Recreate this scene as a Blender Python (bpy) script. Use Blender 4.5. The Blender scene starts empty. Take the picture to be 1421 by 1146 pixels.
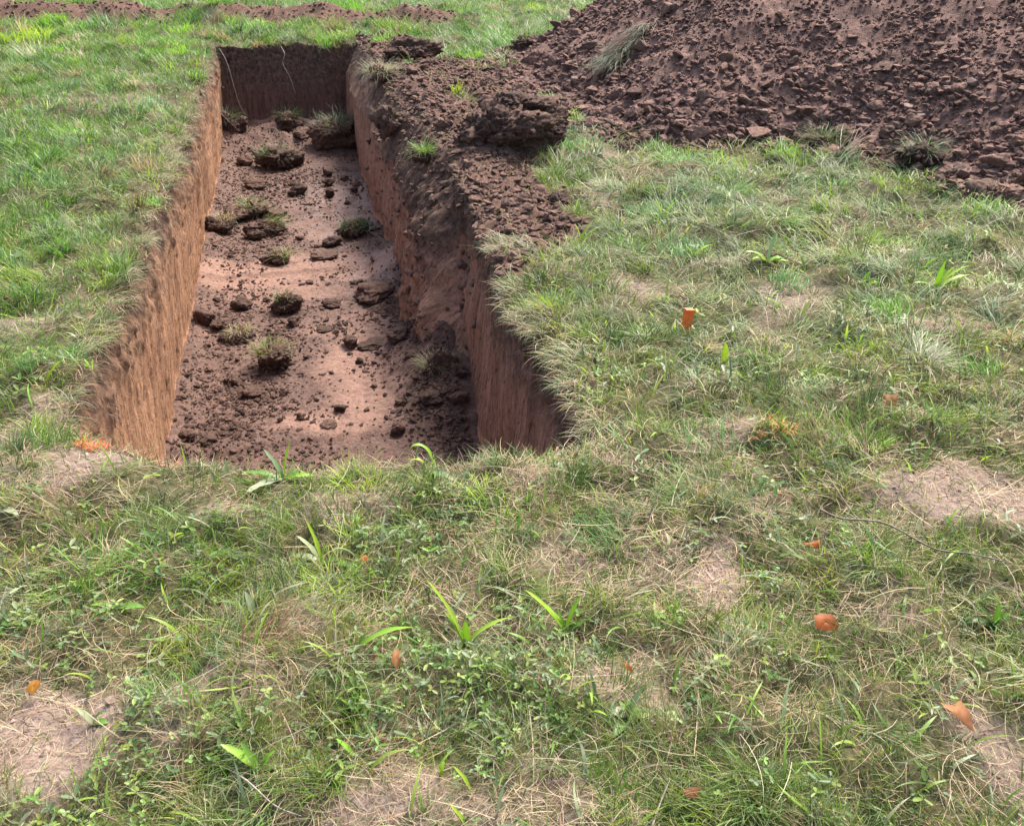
import bpy, bmesh, math, random
import numpy as np
from mathutils import Vector

random.seed(7)
rng = np.random.default_rng(11)
sc = bpy.context.scene
COL = sc.collection
R = math.radians

# ------------------------------------------------------------------ camera
H = 1.6
PITCH, YAW = R(30.5), R(12.9)
FPX, CX, CY = 1250.0, 710.5, 573.0        # lens in pixels of the 1421 px wide photograph

def at(px, py, z=0.0):
    """Where a line of sight of the photograph meets the level z: used to survey positions on the ground."""
    a = (px - CX) / FPX; b = -(py - CY) / FPX
    F = (math.sin(YAW)*math.cos(PITCH), math.cos(YAW)*math.cos(PITCH), -math.sin(PITCH))
    Rt = (math.cos(YAW), -math.sin(YAW), 0)
    U = (math.sin(YAW)*math.sin(PITCH), math.cos(YAW)*math.sin(PITCH), math.cos(PITCH))
    d = [F[i] + a*Rt[i] + b*U[i] for i in range(3)]
    t = (z - H) / d[2]
    return d[0]*t, d[1]*t, t             # t: depth along the view axis

cam = bpy.data.objects.new('camera', bpy.data.cameras.new('camera'))
COL.objects.link(cam)
cam.location = (0, 0, H)
cam.rotation_euler = (math.pi/2 - PITCH, 0, -YAW)
cam.data.sensor_fit = 'HORIZONTAL'
cam.data.sensor_width = 36
cam.data.lens = 36 * FPX / 1421
cam.data.clip_start = 0.05
cam.data.clip_end = 2000
sc.camera = cam

# ------------------------------------------------------------------ light
SUN_EL, SUN_AZ = R(54), R(44)             # azimuth from +Y towards +X
w = bpy.data.worlds.new('World'); sc.world = w; w.use_nodes = True
nt = w.node_tree; nt.nodes.clear()
sky = nt.nodes.new('ShaderNodeTexSky'); sky.sky_type = 'NISHITA'; sky.sun_disc = False
sky.sun_elevation = SUN_EL; sky.sun_rotation = SUN_AZ
sky.air_density = 1.0; sky.dust_density = 4.5; sky.ozone_density = 1.0
bg = nt.nodes.new('ShaderNodeBackground'); bg.inputs['Strength'].default_value = 0.15
wo = nt.nodes.new('ShaderNodeOutputWorld')
nt.links.new(sky.outputs[0], bg.inputs[0]); nt.links.new(bg.outputs[0], wo.inputs[0])
sl = bpy.data.lights.new('sun', 'SUN'); sl.energy = 3.4; sl.angle = R(22); sl.color = (1.0, 0.95, 0.87)
so = bpy.data.objects.new('sun', sl); COL.objects.link(so)
sd = Vector((math.cos(SUN_EL)*math.sin(SUN_AZ), math.cos(SUN_EL)*math.cos(SUN_AZ), math.sin(SUN_EL)))
so.rotation_euler = sd.to_track_quat('Z', 'Y').to_euler(); so.location = (3, 6, 12)
vs = sc.view_settings
sc.display_settings.display_device = 'sRGB'
vs.view_transform = 'Standard'; vs.look = 'None'; vs.gamma = 1.0; vs.use_curve_mapping = False
vs.exposure = 1.20

# ------------------------------------------------------------------ noise
def _h(ix, iy, iz, seed):
    n = (ix.astype(np.int64)*374761393 + iy.astype(np.int64)*668265263 + iz.astype(np.int64)*2147483647 + seed*974634533) & 0xffffffff
    n = ((n ^ (n >> 13)) * 1274126177) & 0xffffffff
    n = ((n ^ (n >> 15)) * 2246822519) & 0xffffffff
    return n ^ (n >> 16)

def vnoise(x, y, z=None, seed=0):
    """Gradient noise, about -1..1."""
    x = np.asarray(x, float); y = np.asarray(y, float)
    if z is None:
        x0 = np.floor(x); y0 = np.floor(y); fx = x-x0; fy = y-y0
        u = fx*fx*fx*(fx*(fx*6-15)+10); v = fy*fy*fy*(fy*(fy*6-15)+10)
        zz = np.zeros_like(x0)
        def g(ox, oy):
            a = _h(x0+ox, y0+oy, zz, seed) / 4294967296.0 * 2*np.pi
            return np.cos(a)*(fx-ox) + np.sin(a)*(fy-oy)
        return ((g(0,0)*(1-u)+g(1,0)*u)*(1-v) + (g(0,1)*(1-u)+g(1,1)*u)*v) * 1.45
    z = np.asarray(z, float)
    x0 = np.floor(x); y0 = np.floor(y); z0 = np.floor(z); fx = x-x0; fy = y-y0; fz = z-z0
    u = fx*fx*(3-2*fx); v = fy*fy*(3-2*fy); t = fz*fz*(3-2*fz)
    def c(ox, oy, oz): return _h(x0+ox, y0+oy, z0+oz, seed) / 2147483648.0 - 1
    a = (c(0,0,0)*(1-u)+c(1,0,0)*u)*(1-v) + (c(0,1,0)*(1-u)+c(1,1,0)*u)*v
    b = (c(0,0,1)*(1-u)+c(1,0,1)*u)*(1-v) + (c(0,1,1)*(1-u)+c(1,1,1)*u)*v
    return a*(1-t) + b*t

def fbm(x, y, f, octv=3, seed=0, gain=.5):
    s = 0; a = 1
    for k in range(octv):
        s = s + a*vnoise(np.asarray(x)*f, np.asarray(y)*f, seed=seed+k*17); f *= 2.03; a *= gain
    return s

def worley(x, y, f, seed=0):
    """Distance to the nearest jittered point, 0..~1, and that cell's random number."""
    x = np.asarray(x, float)*f; y = np.asarray(y, float)*f
    x0 = np.floor(x); y0 = np.floor(y); best = np.full(x.shape, 9.0); val = np.zeros(x.shape); zz = np.zeros_like(x0)
    for ox in (-1,0,1):
        for oy in (-1,0,1):
            a = _h(x0+ox, y0+oy, zz, seed)/4294967296.0; b = _h(x0+ox, y0+oy, zz, seed+91)/4294967296.0
            d = np.hypot(x0+ox+a-x, y0+oy+b-y); m = d < best
            best = np.where(m, d, best); val = np.where(m, _h(x0+ox, y0+oy, zz, seed+37)/4294967296.0, val)
    return best, val

def sstep(a, b, x):
    t = np.clip((x-a)/(b-a), 0, 1); return t*t*(3-2*t)

# ------------------------------------------------------------------ object helpers
def tag(o, label=None, cat=None, group=None, kind=None):
    if label: o['label'] = label
    if cat: o['category'] = cat
    if group: o['group'] = group
    if kind: o['kind'] = kind
    return o

def link(name, data, parent=None):
    o = bpy.data.objects.new(name, data); COL.objects.link(o)
    if parent: o.parent = parent
    return o

def empty(name, loc, rz=0.0):
    o = bpy.data.objects.new(name, None); COL.objects.link(o)
    o.location = loc; o.rotation_euler = (0, 0, rz); o.empty_display_size = .05
    return o

def np_mesh(name, V, faces, mat, smooth=True, attrs=None, colors=None):
    """V: n x 3; faces: list of int arrays (m x k)."""
    me = bpy.data.meshes.new(name)
    V = np.asarray(V, np.float32)
    me.vertices.add(len(V)); me.vertices.foreach_set('co', V.ravel())
    loops = np.concatenate([f.ravel() for f in faces]).astype(np.int32)
    tot = np.concatenate([np.full(len(f), f.shape[1], np.int32) for f in faces])
    start = np.concatenate([[0], np.cumsum(tot)[:-1]]).astype(np.int32)
    me.loops.add(len(loops)); me.loops.foreach_set('vertex_index', loops)
    me.polygons.add(len(tot)); me.polygons.foreach_set('loop_start', start)
    me.polygons.foreach_set('use_smooth', np.full(len(tot), smooth, bool))
    if attrs:
        for k, a in attrs.items():
            at_ = me.attributes.new(k, 'FLOAT', 'POINT'); at_.data.foreach_set('value', np.asarray(a, np.float32).ravel())
    if colors is not None:
        c4 = np.ones((len(V), 4), np.float32); c4[:, :3] = colors
        ca = me.attributes.new('tint', 'FLOAT_COLOR', 'POINT'); ca.data.foreach_set('color', c4.ravel())
    me.materials.append(mat)
    me.update(calc_edges=True); me.validate()
    return me

def grid_faces(ny, nx):
    i = np.arange((ny-1)*(nx-1)); r = i // (nx-1); c = i % (nx-1)
    a = r*nx + c
    return np.stack([a, a+1, a+nx+1, a+nx], 1)

# ------------------------------------------------------------------ materials
def new_mat(name):
    m = bpy.data.materials.new(name); m.use_nodes = True
    n = m.node_tree; n.nodes.clear()
    out = n.nodes.new('ShaderNodeOutputMaterial'); b = n.nodes.new('ShaderNodeBsdfPrincipled')
    n.links.new(b.outputs[0], out.inputs['Surface'])
    return m, n, b, out

def N(n, typ, **kw):
    x = n.nodes.new(typ)
    for k, v in kw.items():
        if k in x.inputs.keys() if isinstance(k, str) else False: x.inputs[k].default_value = v
        else: setattr(x, k, v)
    return x

def ramp(n, src, stops):
    r = n.nodes.new('ShaderNodeValToRGB'); e = r.color_ramp.elements
    while len(e) < len(stops): e.new(.5)
    for i, (p, c) in enumerate(stops):
        e[i].position = p; e[i].color = (*c, 1) if len(c) == 3 else c
    n.links.new(src, r.inputs[0]); return r.outputs[0]

def mixc(n, fac, a, b, mode='MIX'):
    m = n.nodes.new('ShaderNodeMix'); m.data_type = 'RGBA'; m.blend_type = mode
    for s, v in ((m.inputs[0], fac), (m.inputs[6], a), (m.inputs[7], b)):
        if hasattr(v, 'is_linked') or hasattr(v, 'links'): n.links.new(v, s)
        elif isinstance(v, (int, float)): s.default_value = v
        else: s.default_value = (*v, 1)
    return m.outputs[2]

def noise_tex(n, scale, detail=6, rough=.6, vec=None, typ='ShaderNodeTexNoise'):
    t = n.nodes.new(typ); t.inputs['Scale'].default_value = scale
    if 'Detail' in t.inputs: t.inputs['Detail'].default_value = detail
    if 'Roughness' in t.inputs: t.inputs['Roughness'].default_value = rough
    if vec: n.links.new(vec, t.inputs['Vector'])
    return t.outputs[0]

def pos(n, scale=(1,1,1)):
    g = n.nodes.new('ShaderNodeNewGeometry'); mp = n.nodes.new('ShaderNodeMapping')
    mp.inputs['Scale'].default_value = scale
    n.links.new(g.outputs['Position'], mp.inputs['Vector']); return mp.outputs[0]

def attr(n, name, out='Fac'):
    a = n.nodes.new('ShaderNodeAttribute'); a.attribute_name = name; return a.outputs[out]

def bump(n, b, h, strength=.5, dist=.01, prev=None):
    x = n.nodes.new('ShaderNodeBump'); x.inputs['Strength'].default_value = strength; x.inputs['Distance'].default_value = dist
    n.links.new(h, x.inputs['Height'])
    if prev: n.links.new(prev, x.inputs['Normal'])
    n.links.new(x.outputs[0], b.inputs['Normal']); return x.outputs[0]

# meadow soil: thatch floor under the grass, dry pinkish bare earth, brown spoil
m_ground, n, b, _ = new_mat('meadow_soil')
p = pos(n)
n1 = noise_tex(n, 9, 8, .65, p); n2 = noise_tex(n, 60, 8, .7, p); n3 = noise_tex(n, 300, 4, .7, p)
thatch = ramp(n, n2, [(.3, (.05,.04,.022)), (.5, (.13,.10,.058)), (.7, (.25,.195,.12))])
turf = ramp(n, n1, [(.35, (.045,.06,.02)), (.65, (.10,.10,.04))])
thatch = mixc(n, .45, thatch, turf)
dry = ramp(n, n2, [(.25, (.11,.077,.062)), (.5, (.26,.19,.156)), (.75, (.40,.305,.255))])
spoil = ramp(n, n2, [(.25, (.042,.023,.016)), (.5, (.115,.065,.047)), (.75, (.22,.135,.098))])
c = mixc(n, attr(n, 'bare'), thatch, dry); c = mixc(n, attr(n, 'spoil'), c, spoil)
n.links.new(c, b.inputs['Base Color']); b.inputs['Roughness'].default_value = .95; b.inputs['Specular IOR Level'].default_value = .2
q = bump(n, b, n2, .7, .02); bump(n, b, n3, .5, .004, q)

# trench walls: dark root-bound topsoil over streaked red-brown subsoil scored by the digger's teeth
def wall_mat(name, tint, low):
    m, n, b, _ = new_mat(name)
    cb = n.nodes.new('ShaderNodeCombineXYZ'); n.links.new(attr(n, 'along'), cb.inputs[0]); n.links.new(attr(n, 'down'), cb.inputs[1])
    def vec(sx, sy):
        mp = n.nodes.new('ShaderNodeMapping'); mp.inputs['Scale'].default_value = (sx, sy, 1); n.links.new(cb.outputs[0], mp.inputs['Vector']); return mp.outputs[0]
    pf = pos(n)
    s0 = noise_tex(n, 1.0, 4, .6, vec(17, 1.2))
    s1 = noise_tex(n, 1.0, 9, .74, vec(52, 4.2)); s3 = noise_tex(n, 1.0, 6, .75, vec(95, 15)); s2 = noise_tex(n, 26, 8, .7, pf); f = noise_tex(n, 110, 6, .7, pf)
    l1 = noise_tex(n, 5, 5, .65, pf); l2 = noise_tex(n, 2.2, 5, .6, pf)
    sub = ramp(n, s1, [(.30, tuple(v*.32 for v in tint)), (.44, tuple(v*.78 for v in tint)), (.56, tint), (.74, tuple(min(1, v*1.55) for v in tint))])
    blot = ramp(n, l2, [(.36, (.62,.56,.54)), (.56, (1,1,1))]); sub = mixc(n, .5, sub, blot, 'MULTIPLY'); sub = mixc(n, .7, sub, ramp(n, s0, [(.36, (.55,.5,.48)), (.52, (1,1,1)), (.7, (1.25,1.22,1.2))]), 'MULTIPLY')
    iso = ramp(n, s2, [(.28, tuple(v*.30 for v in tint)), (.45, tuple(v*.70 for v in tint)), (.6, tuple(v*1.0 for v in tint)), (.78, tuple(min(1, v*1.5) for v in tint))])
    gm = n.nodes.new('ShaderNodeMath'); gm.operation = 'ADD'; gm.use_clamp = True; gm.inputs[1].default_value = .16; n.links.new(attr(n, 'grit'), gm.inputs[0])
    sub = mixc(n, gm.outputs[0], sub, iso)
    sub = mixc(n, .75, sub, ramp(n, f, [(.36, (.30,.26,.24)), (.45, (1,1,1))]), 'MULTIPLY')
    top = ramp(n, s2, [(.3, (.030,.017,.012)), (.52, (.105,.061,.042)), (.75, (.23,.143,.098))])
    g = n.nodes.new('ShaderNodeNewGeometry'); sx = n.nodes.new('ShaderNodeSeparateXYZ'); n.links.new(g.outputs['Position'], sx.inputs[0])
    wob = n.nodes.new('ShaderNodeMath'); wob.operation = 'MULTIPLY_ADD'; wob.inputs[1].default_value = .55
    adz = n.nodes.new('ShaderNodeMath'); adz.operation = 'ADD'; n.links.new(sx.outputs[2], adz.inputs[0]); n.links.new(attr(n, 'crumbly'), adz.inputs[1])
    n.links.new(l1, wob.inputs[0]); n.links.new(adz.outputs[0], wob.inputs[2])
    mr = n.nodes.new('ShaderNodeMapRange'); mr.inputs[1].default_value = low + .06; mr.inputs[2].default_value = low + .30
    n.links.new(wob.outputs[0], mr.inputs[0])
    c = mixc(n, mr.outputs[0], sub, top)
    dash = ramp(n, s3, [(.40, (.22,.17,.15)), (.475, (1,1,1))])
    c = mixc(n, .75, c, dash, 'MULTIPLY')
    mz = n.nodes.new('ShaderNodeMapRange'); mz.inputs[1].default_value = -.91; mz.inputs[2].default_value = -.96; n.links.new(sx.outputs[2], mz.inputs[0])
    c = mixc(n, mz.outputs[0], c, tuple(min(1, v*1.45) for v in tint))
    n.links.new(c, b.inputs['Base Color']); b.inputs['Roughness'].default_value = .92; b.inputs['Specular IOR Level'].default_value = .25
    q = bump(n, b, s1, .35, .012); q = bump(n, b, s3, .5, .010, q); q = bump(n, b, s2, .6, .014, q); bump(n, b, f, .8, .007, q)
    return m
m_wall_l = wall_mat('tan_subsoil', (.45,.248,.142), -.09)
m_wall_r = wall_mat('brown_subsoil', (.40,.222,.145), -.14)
m_wall_f = wall_mat('shade_tinted_subsoil', (.15,.078,.057), -.32)  # same subsoil tinted far darker: the far end's shade put into its colour

# trench floor
m_floor, n, b, _ = new_mat('trench_floor_clay')
p = pos(n); f2 = noise_tex(n, 45, 8, .7, p); f3 = noise_tex(n, 170, 5, .7, p); f4 = noise_tex(n, 7, 5, .6, pos(n, (1, 3, 1)))
pale = ramp(n, f2, [(.3, (.14,.075,.053)), (.5, (.245,.138,.100)), (.72, (.33,.20,.152))])
moist = ramp(n, f2, [(.28, (.04,.021,.016)), (.5, (.105,.057,.042)), (.72, (.19,.11,.082))])
md = n.nodes.new('ShaderNodeMath'); md.operation = 'MULTIPLY_ADD'; md.inputs[1].default_value = 1.1; md.inputs[2].default_value = -.55
f5 = noise_tex(n, 2.6, 9, .72, pos(n, (1, 1.6, 1))); mixf = n.nodes.new('ShaderNodeMath'); mixf.operation = 'MULTIPLY_ADD'; mixf.inputs[1].default_value = 1.5; mixf.inputs[2].default_value = -.75
n.links.new(f5, mixf.inputs[0]); mixg = n.nodes.new('ShaderNodeMath'); mixg.operation = 'ADD'; n.links.new(mixf.outputs[0], mixg.inputs[0]); n.links.new(f4, mixg.inputs[1]); n.links.new(mixg.outputs[0], md.inputs[0]); ad = n.nodes.new('ShaderNodeMath'); ad.operation = 'ADD'; ad.use_clamp = True
n.links.new(md.outputs[0], ad.inputs[0]); n.links.new(attr(n, 'dry'), ad.inputs[1])
c = mixc(n, ad.outputs[0], moist, pale)
pit = ramp(n, f3, [(.34, (.4,.36,.34)), (.44, (1,1,1))]); c = mixc(n, .7, c, pit, 'MULTIPLY')
n.links.new(c, b.inputs['Base Color'])
mr = n.nodes.new('ShaderNodeMapRange'); mr.inputs[3].default_value = .9; mr.inputs[4].default_value = .42
n.links.new(attr(n, 'wet'), mr.inputs[0]); n.links.new(mr.outputs[0], b.inputs['Roughness'])
q = bump(n, b, f2, .8, .016); q = bump(n, b, f3, .6, .006, q); bump(n, b, noise_tex(n, 1.0, 6, .7, pos(n, (9, 60, 9))), .35, .006, q)

def earth_mat(name, lo, mid, hi, sc_=35, bs=.7):
    m, n, b, _ = new_mat(name)
    tc = n.nodes.new('ShaderNodeTexCoord'); p = pos(n)
    a1 = noise_tex(n, sc_, 8, .7, p); a2 = noise_tex(n, sc_*5, 5, .7, p)
    oi = n.nodes.new('ShaderNodeObjectInfo')
    c = ramp(n, a1, [(.28, lo), (.5, mid), (.74, hi)])
    hv = n.nodes.new('ShaderNodeHueSaturation'); mp = n.nodes.new('ShaderNodeMapRange')
    mp.inputs[3].default_value = .68; mp.inputs[4].default_value = 1.45
    gi = n.nodes.new('ShaderNodeNewGeometry'); sm_ = n.nodes.new('ShaderNodeMath'); sm_.operation = 'ADD'; fr_ = n.nodes.new('ShaderNodeMath'); fr_.operation = 'FRACT'
    n.links.new(oi.outputs['Random'], sm_.inputs[0]); n.links.new(gi.outputs['Random Per Island'], sm_.inputs[1]); n.links.new(sm_.outputs[0], fr_.inputs[0])
    n.links.new(fr_.outputs[0], mp.inputs[0]); n.links.new(mp.outputs[0], hv.inputs['Value']); n.links.new(c, hv.inputs['Color'])
    n.links.new(hv.outputs[0], b.inputs['Base Color'])
    b.inputs['Roughness'].default_value = .9; b.inputs['Specular IOR Level'].default_value = .3
    q = bump(n, b, a1, bs, .015); bump(n, b, a2, .5, .004, q)
    return m
m_heap = earth_mat('spoil_earth', (.046,.025,.019), (.128,.071,.055), (.27,.163,.13), 22, 1.0)
m_clod = earth_mat('dark_clod_earth', (.030,.0165,.012), (.078,.044,.032), (.145,.086,.063), 45)
m_heapclod = earth_mat('heap_clod_earth', (.055,.030,.022), (.135,.077,.057), (.25,.155,.12), 40, .7)
m_paleclod = earth_mat('pale_clod_earth', (.12,.082,.068), (.21,.145,.12), (.30,.215,.18), 50, .6)
m_berm = earth_mat('crumbly_brown_earth', (.040,.022,.016), (.110,.062,.045), (.21,.127,.093), 40)

def leaf_mat(name, trans=.38, rough=.5):
    m, n, b, out = new_mat(name)
    c = attr(n, 'tint', 'Color')
    n.links.new(c, b.inputs['Base Color']); b.inputs['Roughness'].default_value = rough; b.inputs['Specular IOR Level'].default_value = .35
    t = n.nodes.new('ShaderNodeBsdfTranslucent')
    hs = n.nodes.new('ShaderNodeHueSaturation'); hs.inputs['Value'].default_value = 1.35; hs.inputs['Saturation'].default_value = 1.1
    n.links.new(c, hs.inputs['Color']); n.links.new(hs.outputs[0], t.inputs['Color'])
    mx = n.nodes.new('ShaderNodeMixShader'); mx.inputs[0].default_value = trans
    n.links.new(b.outputs[0], mx.inputs[1]); n.links.new(t.outputs[0], mx.inputs[2]); n.links.new(mx.outputs[0], out.inputs['Surface'])
    return m
m_blade = leaf_mat('grass_blade', .40, .45)
m_straw = leaf_mat('dead_grass', .25, .7)
m_broad = leaf_mat('broad_leaf', .35, .4)
m_dead = leaf_mat('fallen_leaf', .3, .6)

# ------------------------------------------------------------------ plan of the trench
XL, XR, YN, YF, DEP = -.86, .85, 2.50, 11.40, -1.0
def xl(y):
    base = np.interp(y, [2.3,2.9,3.3,3.8,4.3,5.2,6.5,8.6,11.4], [-.93,-.925,-.915,-.895,-.855,-.865,-.83,-.85,-.86])
    return base + .045*vnoise(np.asarray(y)*2.3, np.zeros_like(np.asarray(y, float)), seed=5) + .026*vnoise(np.asarray(y)*9, np.zeros_like(np.asarray(y, float)), seed=6)
def xr(y):
    base = np.interp(y, [2.3,2.7,3.35,3.84,4.8,5.8,6.9,8,9.8,11.4], [.80,.86,.84,.83,.90,.95,.88,.80,.75,.77])
    return base + .05*vnoise(np.asarray(y)*2.1, np.zeros_like(np.asarray(y, float)), seed=8) + .03*vnoise(np.asarray(y)*8, np.zeros_like(np.asarray(y, float)), seed=9)
def yn(x):
    base = np.interp(x, [-.9,-.62,-.39,.06,.37,.56,.85], [2.86,2.66,2.56,2.43,2.36,2.34,2.42])
    return base + .02*vnoise(np.asarray(x)*5, np.zeros_like(np.asarray(x, float)), seed=12)
def yf(x):
    return 11.42 + .03*vnoise(np.asarray(x)*4, np.zeros_like(np.asarray(x, float)), seed=13)

def inside(x, y, m=0.0):
    """True in the trench, m metres in from its edge."""
    return (x > xl(y)+m) & (x < xr(y)-m) & (y > yn(x)+m) & (y < yf(x)-m)
def edge_dist(x, y):
    """Rough signed distance to the trench edge, positive outside."""
    return np.maximum(np.maximum(xl(y)-x, x-xr(y)), np.maximum(yn(x)-y, y-yf(x)))

HEAP = np.array([(2.30,10.0),(2.12,8.8),(2.12,7.6),(2.22,6.5),(2.62,5.98),(3.30,5.82),(3.78,5.22),(3.98,4.35),(4.5,3.2),(6,2.2),(9,2.2),(11,5),(11,9),(9,12),(6,12.6),(3.6,11.6)])
def heap_in(x, y):
    """Distance inside the heap's foot (negative outside)."""
    x = np.asarray(x, float); y = np.asarray(y, float)
    best = np.full(x.shape, 1e9); ins = np.zeros(x.shape, bool)
    k = len(HEAP)
    for i in range(k):
        ax, ay = HEAP[i]; bx, by = HEAP[(i+1) % k]
        dx, dy = bx-ax, by-ay
        t = np.clip(((x-ax)*dx+(y-ay)*dy)/(dx*dx+dy*dy), 0, 1)
        best = np.minimum(best, np.hypot(x-ax-t*dx, y-ay-t*dy))
        cond = ((ay > y) != (by > y)) & (x < dx*(y-ay)/(dy if dy else 1e-9)+ax)
        ins ^= cond
    return np.where(ins, best, -best)

# bare dry patches: pixel centre, half sizes in pixels, strength
PATCH = []
for (px, py, hx, hy, s) in [(1335,690,125,38,1.0),(1400,705,60,30,1.0),(985,800,75,34,1.0),(45,1050,100,85,1.05),(490,690,75,26,.75),(115,640,95,18,.9),(60,665,70,14,.8),
                            (1390,1040,65,70,.85),(545,1120,130,42,.9),(285,975,75,32,.7),(850,945,55,38,.8),(850,780,50,24,.5),(1010,605,40,14,.7),(1310,455,38,14,.7),
                            (900,398,70,14,.7),(1060,415,60,10,.5),(55,570,55,14,.6),(190,500,34,16,.4),(1090,700,60,16,.45),(300,720,50,12,.5),(420,880,45,20,.4),(1250,860,50,16,.4),(680,1110,80,40,.5),(165,145,70,9,.55),(190,105,50,7,.5),(235,195,40,7,.4),(1180,265,60,10,.4),(1060,275,40,8,.4),(985,365,35,8,.5),(1320,320,40,8,.4),(80,75,60,5,.4)]:
    x, y, t = at(px, py); x2, _, _ = at(px+hx, py); _, y2, _ = at(px, py-hy)
    PATCH.append((x, y, abs(x2-x)+.02, abs(y2-y)+.02, s))
def bare_mask(x, y):
    wx = .10*vnoise(x*4, y*4, seed=21) + .05*vnoise(x*11, y*11, seed=22); wy = .10*vnoise(x*4, y*4, seed=23) + .05*vnoise(x*11, y*11, seed=24)
    r = np.zeros(np.shape(x))
    for (cx, cy, rx, ry, s) in PATCH:
        d = np.sqrt(((x+wx-cx)/rx)**2 + ((y+wy-cy)/ry)**2)
        r = np.maximum(r, .93*s*(1-sstep(.50, 1.35, d)))
    r = np.maximum(r, .6*sstep(.45, .95, fbm(x, y, 1.3, 3, 31)))       # thin spots here and there
    return np.clip(r, 0, 1)

def spoil_mask(x, y):
    """Where brown spoil lies on the grass: berm along the right edge, apron before the heap, strips far behind."""
    n_ = .16*vnoise(x*3, y*3, seed=41) + .08*vnoise(x*9, y*9, seed=42)
    xe = xr(y)
    wid = np.interp(y, [3.6,4.0,4.4,5.0,5.5,6.2,7.0,7.6,8.6,9.6,10.2,11.2,11.8], [-.3,.16,.44,.54,.46,.54,.62,1.4,1.5,1.25,.65,.55,-.3])
    m = sstep(.10, -.06, x-xe-wid+n_) * sstep(-.1, .0, x-xe)
    d = heap_in(x, y); m = np.maximum(m, sstep(-.22, .02, d + n_*.9))
    m = m*(1 - .9*sstep(.25, .55, vnoise(x*2.6, y*2.2, seed=43)+.25*vnoise(x*7, y*7, seed=44))*sstep(.1, -.25, d)*sstep(.05, .16, x-xe)*sstep(5.6, 6.4, y))
    gap = np.exp(-(((x-1.93)/.16)**2 + ((y-6.55)/.75)**2))             # grass tongue before the heap
    m = m*(1-.9*gap)
    cxy = at(772, 592); m = np.maximum(m, 1-sstep(.5, 1.15, np.hypot((x-cxy[0]+n_*.4)/.15, (y-cxy[1]+n_*.4)/.26)))
    # old spoil strips behind the trench
    y1 = 13.20 - .30*(x-.5); band = np.exp(-(((y-y1)/.55)**2)) * sstep(2.8, 1.9, x)*sstep(-14, -12, x)*(1-.9*np.exp(-(((x+1.1)/.35)**2)))
    y2 = 15.2; band2 = np.exp(-(((y-y2)/.75)**2)) * sstep(-2.0, -2.4, x)
    m = np.maximum(m, sstep(.32, .62, np.maximum(band, band2) + n_*1.9))
    return np.clip(m, 0, 1)

def ground_h(x, y):
    h = .032*vnoise(x*1.1, y*1.1, seed=51) + .046*vnoise(x*2.9, y*2.9, seed=52) + .036*vnoise(x*7, y*7, seed=53) + .006*vnoise(x*19, y*19, seed=54)
    b_ = bare_mask(x, y); s_ = spoil_mask(x, y)
    h = h*(1-.5*b_) + .012*b_
    # berm and clods of spoil
    wl, wv = worley(x, y, 9, 61); w2, _ = worley(x, y, 20, 62)
    xe = xr(y)
    berm = np.exp(-(((x-xe-.22)/.26)**2)) * np.interp(y, [4.2,5.0,5.4,5.9,6.6,7.6,8.6,9.4,10.2,10.8,11.5], [0,.03,.04,.06,.09,.11,.09,.06,.07,.11,.0])
    bm = np.exp(-(((y-(13.25-.30*(x-.5)))/.36)**2)) * sstep(-14, -12, x)*sstep(2.8, 1.6, x)*(.17+.12*vnoise(x*1.5, y*1.5, seed=66)) 
    h = h + berm + bm + s_*(.05*(.7-wl)*wv + .02*(.6-w2))
    ed = edge_dist(x, y)
    lip = np.exp(-np.clip(ed, 0, 9)/.05)
    h = h - .035*lip*(1 + .8*vnoise(x*6, y*6, seed=64)) 
    return h

def heap_z(x, y):
    d = heap_in(x, y) + .10*vnoise(x*1.7, y*1.7, seed=71) + .04*vnoise(x*5, y*5, seed=72)
    slope = .66
    z = slope*np.clip(d, -.4, None)
    z = 2.7 - np.log1p(np.exp((2.7-z)*3.0))/3.0 if False else np.where(z > 1.8, 1.8+(z-1.8)*.75, z)
    wl, wv = worley(x, y, 6.5, 73); w2, v2 = worley(x, y, 15, 74); w3, v3 = worley(x, y, 33, 75)
    low = np.clip(1.25 - z*.45, .35, 1)
    z = z + low*(.03*(.65-wl)*wv**2 + .02*(.6-w2)*v2) + .022*fbm(x, y, 6, 4, 76, .62)
    return z - .03

def surf(x, y):
    """Height of whatever surface lies under the open sky at x, y."""
    x = np.asarray(x, float); y = np.asarray(y, float)
    return np.maximum(ground_h(x, y), np.where(heap_in(x, y) > -.3, heap_z(x, y), -9))
def surf1(x, y): return float(surf(np.array([x]), np.array([y]))[0])

# ------------------------------------------------------------------ ground sheet with the trench cut out
def axis(segs):
    out = []
    for a, b_, st in segs:
        k = max(1, int(round((b_-a)/st))); out += list(np.linspace(a, b_, k, endpoint=False))
    out.append(segs[-1][1]); return np.array(out)
ax = axis([(-400,-60,60),(-60,-15,9),(-15,-6,.6),(-6,-3,.12),(-3,-1.4,.04),(-1.4,XL,.022),(XL,XR,.025),(XR,2.6,.022),(2.6,4.2,.035),(4.2,8,.12),(8,16,.6),(16,60,9),(60,400,60)])
ay = axis([(-300,-20,60),(-20,-2,3),(-2,.6,.15),(.6,YN,.022),(YN,6,.028),(6,YF,.042),(YF,18,.07),(18,30,.6),(30,60,5),(60,600,60)])
GX, GY = np.meshgrid(ax, ay)
wxl = np.exp(-np.abs(GX-XL)/.30); wxr = np.exp(-np.abs(GX-XR)/.30)
yy = np.clip(GY, 2.3, 11.5)
inY = np.exp(-np.clip(np.maximum(YN-GY, GY-YF), 0, 99)/.4)
inX = np.exp(-np.clip(np.maximum(XL-GX, GX-XR), 0, 99)/.4)
xx = np.clip(GX, -.9, .9)
WX = GX + np.where(GX < 0, (xl(yy)-XL)*wxl, (xr(yy)-XR)*wxr)*inY
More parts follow.
